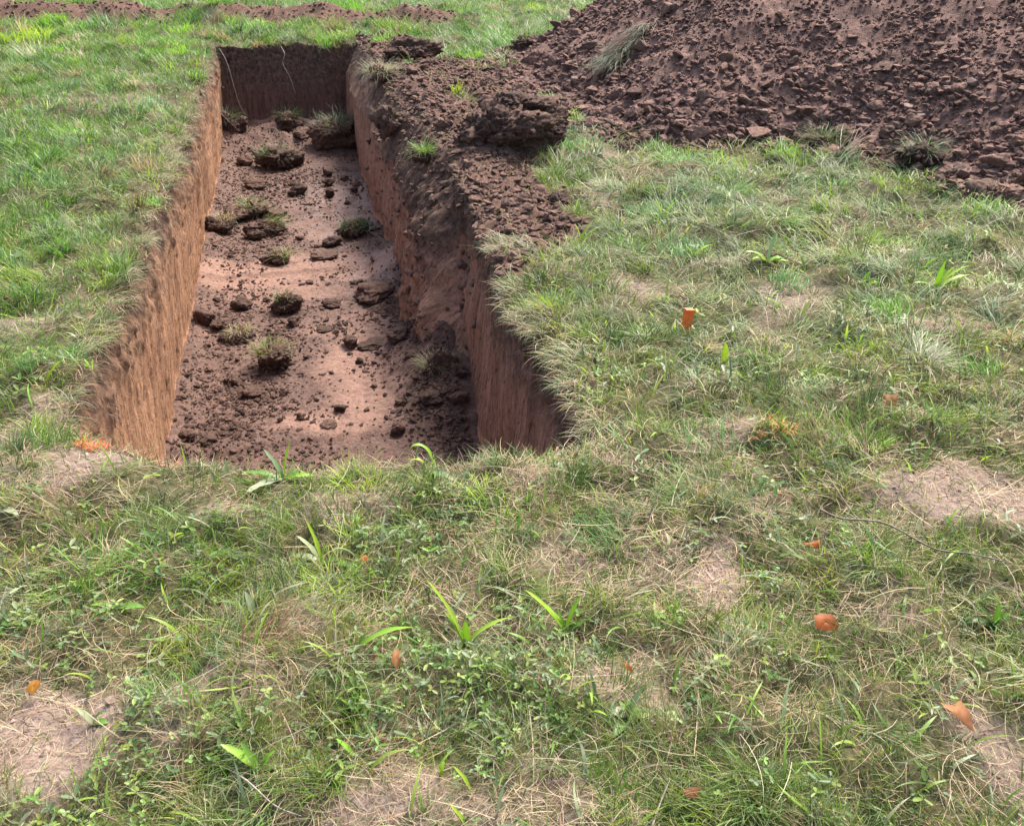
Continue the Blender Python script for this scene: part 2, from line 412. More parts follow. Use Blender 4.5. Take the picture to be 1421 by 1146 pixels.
wyn = np.exp(-np.abs(GY-YN)/.30); wyf = np.exp(-np.abs(GY-YF)/.30)
WY = GY + np.where(GY < 6, (yn(xx)-YN)*wyn, (yf(xx)-YF)*wyf)*inX
far = np.hypot(WX-1, WY-6)
Z = np.where(far < 40, ground_h(WX, WY), 0.0)
F = grid_faces(len(ay), len(ax))
mx_ = (ax[:-1]+ax[1:])/2; my_ = (ay[:-1]+ay[1:])/2
MX, MY = np.meshgrid(mx_, my_)
hole = ((MX > XL) & (MX < XR) & (MY > YN) & (MY < YF)).ravel()
F = F[~hole]
V = np.stack([WX, WY, Z], -1).reshape(-1, 3)
used = np.zeros(len(V), bool); used[F.ravel()] = True
idx = np.cumsum(used)-1; V = V[used]; F = idx[F]
g = link('ground', np_mesh('ground', V, [F], m_ground, True, {'bare': bare_mask(V[:,0], V[:,1]), 'spoil': spoil_mask(V[:,0], V[:,1])}))
tag(g, 'uneven meadow ground with bare dry patches around the trench', 'ground', kind='structure')

# ------------------------------------------------------------------ trench walls and floor
def crumbly(u, s):
    return .22*sstep(4.9, 5.5, u)*sstep(8.6, 6.2, u)*sstep(.6, .2, s) + .18*sstep(4.85, 5.05, u)*sstep(5.7, 5.2, u)*sstep(.3, .6, s)
def build_wall(name, U, S, fn, mat, label, flip=False, skew=0.0):
    UU, SS = np.meshgrid(U, S)
    P = np.stack(fn(UU, SS), -1).reshape(-1, 3)
    f = grid_faces(len(S), len(U))
    if flip: f = f[:, ::-1]
    o = link(name, np_mesh(name, P, [f], mat, True, {'along': UU + skew*SS, 'down': SS, 'crumbly': crumbly(UU, SS) if 'slumped' in label else 0*UU, 'grit': .55*sstep(4.6, 5.3, UU) if 'slumped' in label else 0*UU}))
    return tag(o, label, 'trench wall', kind='structure')
S = np.concatenate([[-.02], np.linspace(0, 1, 62), [1.06]])
def prof(s):                                                 # height below the turf for s in 0..1
    return s*DEP
def streaks(u, s, seed, skew=0.0):
    """Tooth scores, lumps, crumbled holes (metres, into the void positive)."""
    u = u + skew*s
    low = sstep(.12, .35, s)
    st = .010*vnoise(u*18, s*1.6, seed=seed) + .008*vnoise(u*42, s*3, seed=seed+1)
    grit = .010*vnoise(u*26, s*26, seed=seed+8) + .006*vnoise(u*44, s*40, seed=seed+9)
    wl, wv = worley(u, s, 11, seed+10)
    crumb = .045*(.6-wl)*wv
    lump = .022*vnoise(u*2.2, s*1.6, seed=seed+3) + .009*vnoise(u*6, s*3, seed=seed+4)
    holes = -.03*sstep(.60, .8, vnoise(u*9, s*5, seed=seed+5)) - .010*sstep(.45, .65, vnoise(u*30, s*9, seed=seed+6))
    fade = sstep(0, .05, s)
    return (st*low + grit*(1-.85*low) + crumb*(1-.93*low) + lump + holes)*fade
UY = axis([(2.2, 6, .011), (6, 8.5, .02), (8.5, 11.6, .035)])
def left_fn(u, s):
    sc_ = np.clip(s, 0, 1)
    x = xl(u) + (-.885-xl(u))*sc_ + .045*sstep(0, .22, sc_)*(1-sc_) + streaks(u, s, 101, .25)
    top = ground_h(xl(u)-.02, u)
    return np.where(s < 0, xl(u)-.05, x), u, np.where(s < 0, top-.015, top*(1-sc_) + np.where(s > 1, DEP-.06, prof(sc_)))
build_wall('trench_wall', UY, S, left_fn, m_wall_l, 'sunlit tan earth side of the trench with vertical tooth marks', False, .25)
def right_fn(u, s):
    sc_ = np.clip(s, 0, 1)
    bot = np.interp(u, [2.2,3.9,4.6,11.6], [.74,.75,.80,.80])
    x = xr(u)*(1-sc_) + bot*sc_
    ystep = 5.50 - .75*sc_ + .06*vnoise(u*0+3, sc_*6, seed=133)
    stepw = sstep(-.10, .13, u-ystep)*np.clip(sc_*3.2, 0, 1)*(.215 + .03*vnoise(u*1.7, s*2, seed=131))
    slump = np.exp(-(((u-5.35)/.45)**2))*sstep(.35, 1.0, sc_)*.05
    rough = 1 + 1.6*np.exp(-(((u-5.6)/.7)**2))
    wl, wv = worley(u, s, 7, 137); w2, v2 = worley(u, s, 17, 138)
    x = x - sstep(4.7, 5.2, u)*sstep(7.5, 5.6, u)*sstep(.05, .3, sc_)*(.07*(.6-wl)*wv + .035*(.6-w2)*v2)
    x = x - stepw - slump - streaks(u, s, 121)*rough - .05*sstep(.1,.5,sc_)*vnoise(u*.8, s*1.5, seed=135)*sstep(5, 6, u)
    top = ground_h(xr(u)+.02, u)
    return np.where(s < 0, xr(u)+.05, x), u, np.where(s < 0, top-.015, top*(1-sc_) + np.where(s > 1, DEP-.06, prof(sc_)))
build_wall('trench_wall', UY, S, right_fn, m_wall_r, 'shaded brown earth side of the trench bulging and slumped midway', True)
UX = np.linspace(-1.0, 1.05, 150)
def far_fn(u, s):
    sc_ = np.clip(s, 0, 1)
    y = yf(u)*(1-sc_) + 11.12*sc_ - streaks(u, s, 141)*.9
    top = ground_h(u, yf(u)+.02)
    return u, np.where(s < 0, yf(u)+.05, y), np.where(s < 0, top-.015, top*(1-sc_) + np.where(s > 1, DEP-.06, prof(sc_)))
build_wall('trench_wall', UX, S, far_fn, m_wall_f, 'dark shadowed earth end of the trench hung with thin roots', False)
def near_fn(u, s):
    sc_ = np.clip(s, 0, 1)
    y = yn(u)*(1-sc_) + (yn(u)+.10)*sc_ + streaks(u, s, 151)
    top = ground_h(u, yn(u)-.02)
    return u, np.where(s < 0, yn(u)-.05, y), np.where(s < 0, top-.015, top*(1-sc_) + np.where(s > 1, DEP-.06, prof(sc_)))
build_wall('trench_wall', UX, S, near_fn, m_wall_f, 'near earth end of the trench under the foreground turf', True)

FX = axis([(-1.05, 1.1, .014)]); FY = axis([(2.2, 7.5, .015), (7.5, 11.5, .026)])
FXX, FYY = np.meshgrid(FX, FY)
DRY = []
for (px, py, hx, hy, s) in [(430,378,230,20,1.05),(520,520,75,60,1.0),(470,590,90,18,.75),(490,455,60,20,.6),(300,375,60,10,.7),(480,300,50,24,.7),(480,280,40,30,.6),(430,320,40,14,.5),(400,410,110,12,.6),(340,470,70,14,.25)]:
    x, y, t = at(px, py, DEP); x2, _, _ = at(px+hx, py, DEP); _, y2, _ = at(px, py-hy, DEP)
    DRY.append((x, y, abs(x2-x), abs(y2-y), s))
def dry_mask(x, y):
    wx = .12*vnoise(x*3, y*3, seed=161); wy = .2*vnoise(x*3, y*2, seed=162)
    r = np.zeros(np.shape(x))
    for (cx, cy, rx, ry, s) in DRY:
        d = np.sqrt(((x+wx-cx)/rx)**2 + ((y+wy-cy)/ry)**2); r = np.maximum(r, s*(1-sstep(.6, 1.3, d)))
    return r
WETC = at(475, 292, DEP); 
def wet_mask(x, y):
    r = np.exp(-(((x-WETC[0])/.32)**2 + ((y-WETC[1])/1.1)**2))
    r = np.maximum(r, .9*np.exp(-(((x-.42)/.22)**2 + ((y-6.6)/.5)**2)))
    return np.clip(r*1.2*sstep(-.3, .3, vnoise(x*9, y*6, seed=165)+.15), 0, 1)
def floor_z(x, y):
    dm = dry_mask(x, y)
    wl, wv = worley(x, y, 14, 171); w2, v2 = worley(x, y, 32, 172)
    z = DEP + .014*vnoise(x*2, y*2, seed=173) + (.008*vnoise(x*9, y*7, seed=174) + .035*(.55-wl)*np.clip(wv-.45, 0, 1) + .02*(.5-w2)*np.clip(v2-.4, 0, 1))*(1-.5*dm) + .006*vnoise(x*30, y*22, seed=175) + .004*vnoise(x*12, y*40, seed=179)
    for yc, a in ((6.72, .022), (4.22, .025), (5.35, .01)):      # edges left by the bucket between passes
        z = z + a*sstep(-.03, .03, y-yc-.05*vnoise(x*2, y*0+yc, seed=176)) * np.exp(-np.clip(y-yc, 0, 9)/.5)
    # slumped earth along the right wall
    slump = np.clip(1-np.hypot((x-.72)/.42, (y-5.0)/.95), 0, 1)
    z = z + slump*.25*(1+.35*vnoise(x*8, y*8, seed=177)) + .16*np.clip(1-np.hypot((x-.62)/.25, (y-6.6)/.8), 0, 1)
    z = z + .10*np.clip(1-np.hypot((x-.62)/.22, (y-8.6)/1.2), 0, 1)*.6
    # heap of crumbs against the far end
    z = z + .20*sstep(10.0, 11.2, y)*(1+.5*vnoise(x*5, y*5, seed=178)) + .05*np.exp(-((x+.86)/.10)**2)
    return z
FZ = floor_z(FXX, FYY)
fl = link('trench_floor', np_mesh('trench_floor', np.stack([FXX, FYY, FZ], -1).reshape(-1, 3), [grid_faces(len(FY), len(FX))], m_floor, True,
     {'dry': dry_mask(FXX, FYY) - .8*np.clip(2.2*(1-np.hypot((FXX-.72)/.55, (FYY-4.9)/1.25)), 0, 1), 'wet': wet_mask(FXX, FYY)}))
tag(fl, 'reddish clay floor of the trench with pale scraped patches', 'trench floor', kind='structure')
def fz1(x, y): return float(floor_z(np.array([x]), np.array([y]))[0])

# ------------------------------------------------------------------ spoil heap
hx_ = axis([(1.6, 5.5, .026), (5.5, 11.5, .06)]); hy_ = axis([(1.8, 3.6, .06), (3.6, 9, .03), (9, 13, .05)])
HX, HY = np.meshgrid(hx_, hy_)
HZ = heap_z(HX, HY)
keep = (heap_in(HX, HY) > -.16)
f = grid_faces(len(hy_), len(hx_)); k_ = keep.ravel()[f].all(1); f = f[k_]
HV = np.stack([HX, HY, HZ], -1).reshape(-1, 3)
used = np.zeros(len(HV), bool); used[f.ravel()] = True; idx = np.cumsum(used)-1
heap = link('spoil_heap', np_mesh('spoil_heap', HV[used], [idx[f]], m_heap, True))
tag(heap, 'huge heap of dug brown earth beside the trench', 'spoil heap')

# ------------------------------------------------------------------ clods
def ico(sub):
    bm = bmesh.new(); bmesh.ops.create_icosphere(bm, subdivisions=sub, radius=1)
    v = np.array([q.co[:] for q in bm.verts]); f_ = np.array([[q.index for q in fc.verts] for fc in bm.faces]); bm.free()
    return v, f_
ICO = {k: ico(k) for k in (1, 2, 3, 4, 5)}
def clod_verts(seed, sub=3, planes=9, lump=.16, fine=.05, fq=1.6):
    r = np.random.default_rng(seed)
    v = ICO[sub][0].copy()
    if sub == 1: v = v*r.uniform(.75, 1.2, (len(v), 1))
    for _ in range(planes):
        nn = r.normal(size=3); nn /= np.linalg.norm(nn); d = r.uniform(.42, .82)
        k = np.clip(v @ nn - d, 0, None); v -= k[:, None]*nn[None]*.9
    o = r.uniform(-50, 50, 3)
    q = v*fq + o; s = 1 + lump*vnoise(q[:,0], q[:,1], q[:,2], seed)
    for fr, am in ((2.1, .8), (4.7, .9), (9.5, .75), (18, .4)):          # crumbs stick out, creases cut in
        s = s + fine*am*(1-2.2*np.abs(vnoise(q[:,0]*fr, q[:,1]*fr, q[:,2]*fr*.62, seed+int(fr*10))))
    return v*s[:, None]
def clod_mesh(name, seed, mat, sub=3, smooth=True, **kw):
    return np_mesh(name, clod_verts(seed, sub, **kw), [ICO[sub][1]], mat, smooth)

# ------------------------------------------------------------------ blades: every strand a curved tapering ribbon
def blades(P, az, L, W, a0, a1, azb, C0, C1, seg=3, shape=1.6, twist=None):
    """P n x 3 roots; az heading; a0/a1 lean from upright at root and tip; azb turn of heading along the strand; C0/C1 colours. Returns V, faces, colours."""
    n_ = len(P); V_ = np.zeros((n_, 2*seg+1, 3)); Cc = np.zeros((n_, 2*seg+1, 3))
    p_ = P.copy()
    tw = twist if twist is not None else rng.uniform(-.9, .9, n_)
    for k in range(seg+1):
        t = k/seg
        a = a0 + (a1-a0)*t; h_ = az + azb*t
        d = np.stack([np.sin(a)*np.sin(h_), np.sin(a)*np.cos(h_), np.cos(a)], 1)
        if k > 0: p_ = p_ + d*(L/seg)[:, None]
        c = C0*(1-t) + C1*t
        if k == seg:
            V_[:, 2*seg] = p_; Cc[:, 2*seg] = c
        else:
            sd_ = np.stack([np.cos(h_+tw), -np.sin(h_+tw), np.zeros(n_)], 1)
            wv_ = W*(1-t**shape)*(.75 + .5*min(t*3, 1)*.5)
            V_[:, 2*k] = p_ - sd_*wv_[:, None]*.5; V_[:, 2*k+1] = p_ + sd_*wv_[:, None]*.5
            Cc[:, 2*k] = c; Cc[:, 2*k+1] = c
    base = (np.arange(n_)*(2*seg+1))[:, None]
    quads = np.concatenate([base + np.array([[2*k, 2*k+1, 2*k+3, 2*k+2]]) for k in range(seg-1)], 0) if seg > 1 else np.zeros((0, 4), int)
    tris = base + np.array([[2*seg-2, 2*seg-1, 2*seg]])
    return V_.reshape(-1, 3), quads, tris, Cc.reshape(-1, 3)

def blade_mesh(name, parts, mat):
    Vs, Qs, Ts, Cs = [], [], [], []; o = 0
    for (v, q, t, c) in parts:
        Vs.append(v); Qs.append(q+o); Ts.append(t+o); Cs.append(c); o += len(v)
    fs = [a for a in (np.concatenate(Qs), np.concatenate(Ts)) if len(a)]
    return np_mesh(name, np.concatenate(Vs), fs, mat, True, None, np.concatenate(Cs))

def pick(cols, n_, jit=.18, wts=None):
    c = np.array(cols)[rng.choice(len(cols), n_, p=wts)]
    return c*(1 + rng.normal(0, jit, (n_, 1)))*(1 + rng.normal(0, .06, (n_, 3)))
GREEN = [(.125,.205,.032),(.080,.140,.026),(.21,.30,.042),(.095,.165,.06),(.16,.195,.05)]
LUSH  = [(.108,.222,.038),(.165,.295,.045),(.074,.165,.032),(.135,.24,.085)]
PALE  = [(.21,.28,.125),(.28,.32,.18),(.165,.245,.10),(.33,.33,.20)]
STRAW = [(.44,.35,.215),(.36,.275,.165),(.48,.385,.26),(.30,.215,.13),(.38,.28,.20),(.24,.16,.095)]
BROWN = [(.13,.085,.05),(.20,.135,.08),(.10,.062,.038)]

def wedge(n_, pw=-.3, r0=1.05, r1=18.5, th0=R(-40), th1=R(62)):
    """Points over the seen part of the meadow and a margin round it, thinning with distance."""
    e = pw+1; u = rng.uniform(0, 1, n_); r = (r0**e + u*(r1**e-r0**e))**(1/e)
    th = rng.uniform(th0, th1, n_)
    return r*np.sin(th), r*np.cos(th), r

def lushness(x, y):
    """1 on the fresh green left and far meadow, 0 on the worn foreground."""
    l = sstep(-.7, -1.5, x)*sstep(2.4, 3.6, y) + sstep(8.5, 11, y)
    l = np.maximum(l, .5*sstep(3.5, 5.5, y)*sstep(1.5, 2.6, x))
    return np.clip(l, 0, 1)
def flow(x, y):
    return 2.2*vnoise(x*.55, y*.55, seed=201)*np.pi + 1.1*vnoise(x*1.9, y*1.9, seed=202)*np.pi

# --- green grass
parts = []
x, y, r = wedge(330000)
ok = (edge_dist(x, y) > -.015) & (heap_in(x, y) < -.02)
x, y, r = x[ok], y[ok], r[ok]
bm_ = bare_mask(x, y); sm = spoil_mask(x, y); lu = lushness(x, y)
cl = vnoise(x*4.3, y*4.3, seed=211); c2 = vnoise(x*13, y*13, seed=212); c3 = vnoise(x*1.4, y*1.4, seed=213)
pr = (.62 + .45*cl + .45*c2 + .25*c3 + .35*lu)*(1-.94*bm_)*(1-.96*sm)
nearedge = np.exp(-np.clip(edge_dist(x, y), 0, 9)/.09)
pr = pr*(1-.5*nearedge)
ok = rng.uniform(0, 1, len(x)) < np.clip(pr, .03, 1)*np.where(bm_+sm > .8, .6, 1)
x, y, r, lu, cl, c2, c3, nearedge = (v[ok] for v in (x, y, r, lu, cl, c2, c3, nearedge))
m = len(x); print('green blades', m)
far_k = (np.clip(r, 1.5, 20)/2.0)**.62
tall = sstep(.25, .7, vnoise(x*.9+7, y*.9, seed=214))
Lg = rng.uniform(.024, .072, m)*(1+.55*vnoise(x*6.5, y*6.5, seed=220))*(1 + .35*cl + .55*tall + .25*lu)*(1 + .15*far_k)
Wg = rng.uniform(.0018, .0040, m)*far_k
comb = sstep(1.0, 1.8, x)*sstep(2.4, 3.2, y)*.6 + .35*sstep(.1, .6, vnoise(x*1.2, y*1.2, seed=215))
comb = np.clip(comb, 0, .9)
az = np.where(rng.uniform(0, 1, m) < comb, flow(x, y) + rng.normal(0, .5, m), rng.uniform(-np.pi, np.pi, m))
a0 = np.abs(rng.normal(.30, .28, m)) + comb*.5; a1 = a0 + rng.uniform(.3, 1.35, m) + comb*.25
Lg = Lg*(1+.55*comb)
cg = pick(GREEN, m); cu = pick(LUSH, m); cp = pick(PALE, m)
pm = np.clip(.03 + .50*comb + .35*vnoise(x*2.1, y*2.1, seed=216) + .2*vnoise(x*.6, y*.6, seed=217), 0, .85)
C = np.where((rng.uniform(0, 1, m) < lu*.85)[:, None], cu, cg)
C = np.where((rng.uniform(0, 1, m) < pm*(1-.45*lu))[:, None], cp, C)
yel = sstep(.15, .75, vnoise(x*1.6+3, y*1.6, seed=218)); C = C*(1-.28*sstep(-.1, -.6, vnoise(x*3.1, y*3.1, seed=225)))[:, None]*(1 + yel[:, None]*np.array([.45, .25, .0]))*(1 + .35*vnoise(x*15, y*15, seed=219)[:, None] + .25*cl[:, None])
C = np.clip(C, .01, .6)
zz = ground_h(x, y) - .006
P = np.stack([x, y, zz], 1)
nr = r < 3.2
for s_, sg in ((nr, 4), (~nr, 3)):
    parts.append(blades(P[s_], az[s_], Lg[s_], Wg[s_], a0[s_], a1[s_], rng.normal(0, .5, s_.sum()), C[s_]*np.array([.95,.85,.9]), C[s_]*np.array([1.1,1.08,1.0]), sg))
# clumps: neighbouring shoots share heading, length and hue
kx, ky, kr = wedge(14500, .0, 1.0, 17)
ok = (edge_dist(kx, ky) > .0) & (heap_in(kx, ky) < -.04); kx, ky, kr = kx[ok], ky[ok], kr[ok]
kb = bare_mask(kx, ky); ks = spoil_mask(kx, ky); ok = rng.uniform(0, 1, len(kx)) < (1-.92*kb)*(1-.93*ks)*np.clip(.75+.6*vnoise(kx*2.2, ky*2.2, seed=261), .15, 1)
kx, ky, kr = kx[ok], ky[ok], kr[ok]; K = len(kx); kl = lushness(kx, ky); krt = sstep(1.0, 1.7, kx)*sstep(2.3, 3.2, ky)
cnt = rng.integers(18, 58, K); kid = np.repeat(np.arange(K), cnt); m = len(kid); print('clump blades', m)
krad = (rng.uniform(.018, .055, K))*(1 + .16*kr)
aa = rng.uniform(0, 2*np.pi, m); rr = np.sqrt(rng.uniform(0, 1, m))*krad[kid]
x = kx[kid]+rr*np.cos(aa); y = ky[kid]+rr*np.sin(aa)
kaz = np.where(rng.uniform(0, 1, K) < .65, flow(kx, ky)+rng.normal(0, .6, K), rng.uniform(-np.pi, np.pi, K))
kflop = np.clip(rng.normal(.45, .35, K) + .45*krt - .15*kl, 0, 1.3)
klen = rng.uniform(.03, .105, K)*(1 + .65*krt + .25*kl)*(1+.05*kr)*np.where(rng.uniform(0, 1, K) < .15, 1.5, 1)
u_ = rng.uniform(0, 1, (K, 1))
kc = np.where(u_ < .80*kl[:, None], pick(LUSH, K, .22), np.where(u_ < .70, pick(GREEN, K, .24), np.where(u_ < .90, pick(PALE, K, .2), pick(STRAW, K, .15))))
kc = np.where((rng.uniform(0, 1, K) < krt*.33)[:, None], pick(PALE+[(.12,.20,.085),(.10,.18,.07),(.09,.165,.05)], K, .2), kc)
keep = (edge_dist(x, y) > -.02) & (heap_in(x, y) < -.0) & (rng.uniform(0, 1, m) > .9*bare_mask(x, y)) & (spoil_mask(x, y) < .8)
x, y, kid, aa = x[keep], y[keep], kid[keep], aa[keep]; m = len(x)
az = kaz[kid] + rng.normal(0, .45, m); rad_out = rng.uniform(0, 1, m) < .35; az = np.where(rad_out, np.pi/2-aa, az)
a0 = np.abs(rng.normal(.15, .2, m)) + kflop[kid]*.75; a1 = a0 + rng.uniform(.5, 1.2, m)
C = np.clip(kc[kid]*(1+rng.normal(0, .13, (m, 1))), .012, .62); fk = (np.clip(kr[kid], 1.5, 20)/2)**.6
Lk = klen[kid]*rng.uniform(.55, 1.15, m); Wk = rng.uniform(.0018, .0038, m)*fk
P = np.stack([x, y, ground_h(x, y)-.005], 1); nr = kr[kid] < 3.4
for s_, sg in ((nr, 5), (~nr, 3)):
    parts.append(blades(P[s_], az[s_], Lk[s_], Wk[s_], a0[s_], a1[s_], rng.normal(0, .35, s_.sum()), C[s_]*np.array([.85,.8,.85]), C[s_]*np.array([1.12,1.1,1.05]), sg))
x, y, r = wedge(5200, .15, 1.05, 9); ok = (edge_dist(x, y) > .02) & (heap_in(x, y) < -.1) & (bare_mask(x, y) < .6) & (spoil_mask(x, y) < .4); x, y, r = x[ok], y[ok], r[ok]; m = len(x)
C = np.clip(pick([(.20,.33,.05),(.14,.25,.045),(.27,.38,.06),(.17,.24,.12),(.30,.34,.19)], m, .18), .02, .6)
a0 = np.abs(rng.normal(.5, .35, m)); parts.append(blades(np.stack([x, y, ground_h(x, y)+.004], 1), rng.uniform(-3.1, 3.1, m), rng.uniform(.05, .12, m), rng.uniform(.0045, .010, m)*(r/2)**.25, a0, a0+rng.uniform(.4, 1.3, m), rng.normal(0, .5, m), C*.85, C*1.05, 6, 2.6))
# pale tussocks drooping over the right edge
for (px, py, rd, q) in [(752,540,.11,260),(712,348,.14,340),(738,452,.12,260),(725,400,.10,180),(775,500,.12,260),(140,470,.12,260),(180,400,.10,220),(205,330,.10,200),(240,250,.12,200),(262,190,.12,180),(120,540,.10,180),(235,215,.12,160)]:
    x_, y_, t_ = at(px, py); aa = rng.uniform(0, 6.28, q); rr = rd*np.sqrt(rng.uniform(0, 1, q)); bx, by = x_+rr*np.cos(aa), y_+rr*np.sin(aa)*1.3
    ok = edge_dist(bx, by) > -.03; bx, by = bx[ok], by[ok]; q = len(bx)
    if not q: continue
    sgn = -1 if x_ > 0 else 1; C_ = np.clip(pick(PALE+STRAW[:4]+GREEN[:2], q, .2), .02, .6)
    P_ = np.stack([bx, by, ground_h(bx, by)+rng.uniform(0, .03, q)], 1)
    parts.append(blades(P_, sgn*np.pi/2+rng.normal(-.3*sgn, .6, q)+1.6*vnoise(bx*9, by*9, seed=255), rng.uniform(.04, .15, q), rng.uniform(.0018, .0034, q)*(t_/2.5)**.5, rng.uniform(.5, 1.2, q), rng.uniform(1.5, 2.4, q), rng.normal(0, .4, q), C_*.85, C_, 5))
# bright upright tussocks scattered through the sward
seeds = []
for (px, py) in [(250,280),(150,380),(65,500),(300,745),(230,800),(110,800),(40,420),(800,395),(1080,500),(1290,385),(1215,335),(1310,350),(905,300),(950,350),(1150,260),(1330,590),(1190,480),(1390,850),(60,620),(720,70),(620,90),(420,40),(95,100),(180,60),(55,90),(790,170),(810,205),(770,250),(560,680),(300,800),(150,820),(690,700),(980,620),(1180,600),(1100,640),(1350,510),(1010,230),(930,225),(1240,265),(1370,300),(840,470),(760,420)]:
    x_, y_, t_ = at(px, py); seeds.append((x_, y_, .05+.018*t_))
for k in range(330):
    x_, y_, r_ = (float(v[0]) for v in wedge(1, .6, 1.2, 17)); seeds.append((x_, y_, random.uniform(.03, .05)+.012*r_))
for (px, py) in [(705,58),(690,70),(640,22),(620,30),(240,22),(255,35),(140,40),(330,28),(40,60),(770,45),(480,20),(560,45),(820,20)]:
    x_, y_, t_ = at(px, py); seeds.append((x_, y_, .30))
for (x_, y_, rad) in seeds:
    hi_ = 2.0 if rad > .295 else 1.0
    q = random.randint(60, 150); aa = rng.uniform(0, 2*np.pi, q); rr = rad*np.sqrt(rng.uniform(0, 1, q))
    bx, by = x_+rr*np.cos(aa), y_+rr*np.sin(aa)
    ok = (edge_dist(bx, by) > .0) & (heap_in(bx, by) < -.05) & (spoil_mask(bx, by) < .7) & (bare_mask(bx, by) < .8)
    bx, by = bx[ok], by[ok]; q = len(bx)
    if not q: continue
    t_ = math.hypot(x_, y_); fk = (max(t_, 1.5)/2)**.62
    base_c = np.array(random.choice(LUSH + GREEN[:3]))*random.uniform(.9, 1.35)
    base_c = base_c*1.15; C_ = base_c*(1+rng.normal(0, .18, (q, 1)))
    dirs = np.arctan2(bx-x_, by-y_) + rng.normal(0, .7, q)
    flw = random.uniform(-3.1, 3.1); dirs = dirs if random.random() < .5 else flw + rng.normal(0, .5, q)
    P_ = np.stack([bx, by, ground_h(bx, by)-.005], 1)
    parts.append(blades(P_, dirs, rng.uniform(.05, .12, q)*(.85+.05*t_)*hi_, rng.uniform(.002, .0042, q)*fk, np.abs(rng.normal(.3, .2, q)), rng.uniform(.7, 1.7, q), rng.normal(0, .3, q), np.clip(C_*.9, .01, .6), np.clip(C_*1.15, .01, .6), 4))
gr = link('meadow_grass', blade_mesh('meadow_grass', parts, m_blade))
tag(gr, 'short green meadow grass around the trench', 'grass', kind='stuff')

# --- dead grass and thatch
parts = []
x, y, r = wedge(420000)
ok = (edge_dist(x, y) > -.02) & (heap_in(x, y) < .0)
x, y, r = x[ok], y[ok], r[ok]
bm_ = bare_mask(x, y); sm = spoil_mask(x, y); lu = lushness(x, y)
cl = vnoise(x*4.3, y*4.3, seed=211); c2 = vnoise(x*9, y*9, seed=222); c3 = vnoise(x*1.4, y*1.4, seed=213); c4 = vnoise(x*.8, y*.8, seed=223)
nearedge = np.exp(-np.clip(edge_dist(x, y), 0, 9)/.12)
pr = (.17 - .30*cl + .30*c2 - .15*c3 + .35*c4 + .35*nearedge)*(1-.55*lu) + .50*bm_; pr = np.clip(pr, .06, 1)*(1-.93*sm)
ok = rng.uniform(0, 1, len(x)) < pr
x, y, r, bm_, nearedge = (v[ok] for v in (x, y, r, bm_, nearedge))
m = len(x); print('straw', m)
far_k = (np.clip(r, 1.5, 20)/2.0)**.60
Ls = rng.uniform(.03, .10, m)*(1-.45*bm_)*(1+.12*far_k); Ws = rng.uniform(.0010, .0023, m)*far_k
az = np.where(rng.uniform(0, 1, m) < .5, flow(x, y)+rng.normal(0, .6, m), rng.uniform(-np.pi, np.pi, m))
lay = rng.uniform(0, 1, m) < (.72 + .2*bm_)
a0 = np.where(lay, rng.uniform(1.25, 1.52, m), rng.uniform(.2, 1.0, m)); a1 = np.where(lay, rng.uniform(1.45, 1.8, m), a0+rng.uniform(.5, 1.3, m))
C = pick(STRAW, m, .16, [.24,.2,.16,.16,.16,.08])
C = np.where((rng.uniform(0, 1, m) < .16)[:, None], pick(BROWN, m), C); C = np.clip(C, .02, .62)
P = np.stack([x, y, ground_h(x, y) + np.where(lay, rng.uniform(.001, .022, m)*(1-.75*bm_), -.004)], 1)
nr = r < 3.2
for s_, sg in ((nr, 4), (~nr, 3)):
    parts.append(blades(P[s_], az[s_], Ls[s_], Ws[s_], a0[s_], a1[s_], rng.normal(0, .8, s_.sum()), C[s_]*.92, C[s_], sg, 3.0))
# long loose culms lying on top
x, y, r = wedge(1500, .2, 1.1, 9); ok = (edge_dist(x, y) > .1) & (heap_in(x, y) < -.1) & (spoil_mask(x, y) < .5); x, y, r = x[ok], y[ok], r[ok]; m = len(x)
P = np.stack([x, y, ground_h(x, y)+rng.uniform(.015, .045, m)], 1); C = pick([(.46,.38,.26),(.40,.33,.23),(.30,.30,.16)], m, .12)
parts.append(blades(P, rng.uniform(-3.1, 3.1, m), rng.uniform(.08, .22, m), rng.uniform(.0014, .0024, m)*(r/2)**.5, rng.uniform(1.35, 1.55, m), rng.uniform(1.5, 1.75, m), rng.normal(0, .7, m), C, C, 5, 4.0))
# overhang: dead grass and roots spilling over the trench edges
def edge_pts(n_):
    k = rng.uniform(0, 1, n_); s_ = rng.uniform(0, 1, n_)
    yv = YN + (YF-YN)*rng.uniform(0, 1, n_)**1.6; xv = rng.uniform(-.85, .83, n_)
    side = np.where(k < .40, 0, np.where(k < .78, 1, np.where(k < .95, 2, 3)))
    X_ = np.select([side==0, side==1], [xl(yv), xr(yv)], xv); Y_ = np.select([side==0, side==1, side==2], [yv, yv, yn(xv)], yf(xv))
    A_ = np.select([side==0, side==1, side==2], [np.pi/2, -np.pi/2, 0.0], np.pi)
    return X_, Y_, A_, side
m = 13000
X_, Y_, A_, side = edge_pts(m)
ok = rng.uniform(0, 1, m) < np.clip(.35+1.1*vnoise(X_*4, Y_*4, seed=251), .05, 1)*(1-.85*spoil_mask(X_, Y_)); X_, Y_, A_, side = X_[ok], Y_[ok], A_[ok], side[ok]; m = len(X_)
back = rng.uniform(-.005, .05, m); X_ = X_ - np.sin(A_)*back; Y_ = Y_ - np.cos(A_)*back
rr = np.hypot(X_, Y_); fk = (np.clip(rr, 1.5, 20)/2)**.55
P = np.stack([X_, Y_, ground_h(X_, Y_)+rng.uniform(-.01, .012, m)], 1); C = np.clip(pick(STRAW+PALE[:3]+GREEN[:2], m, .2), .02, .6)
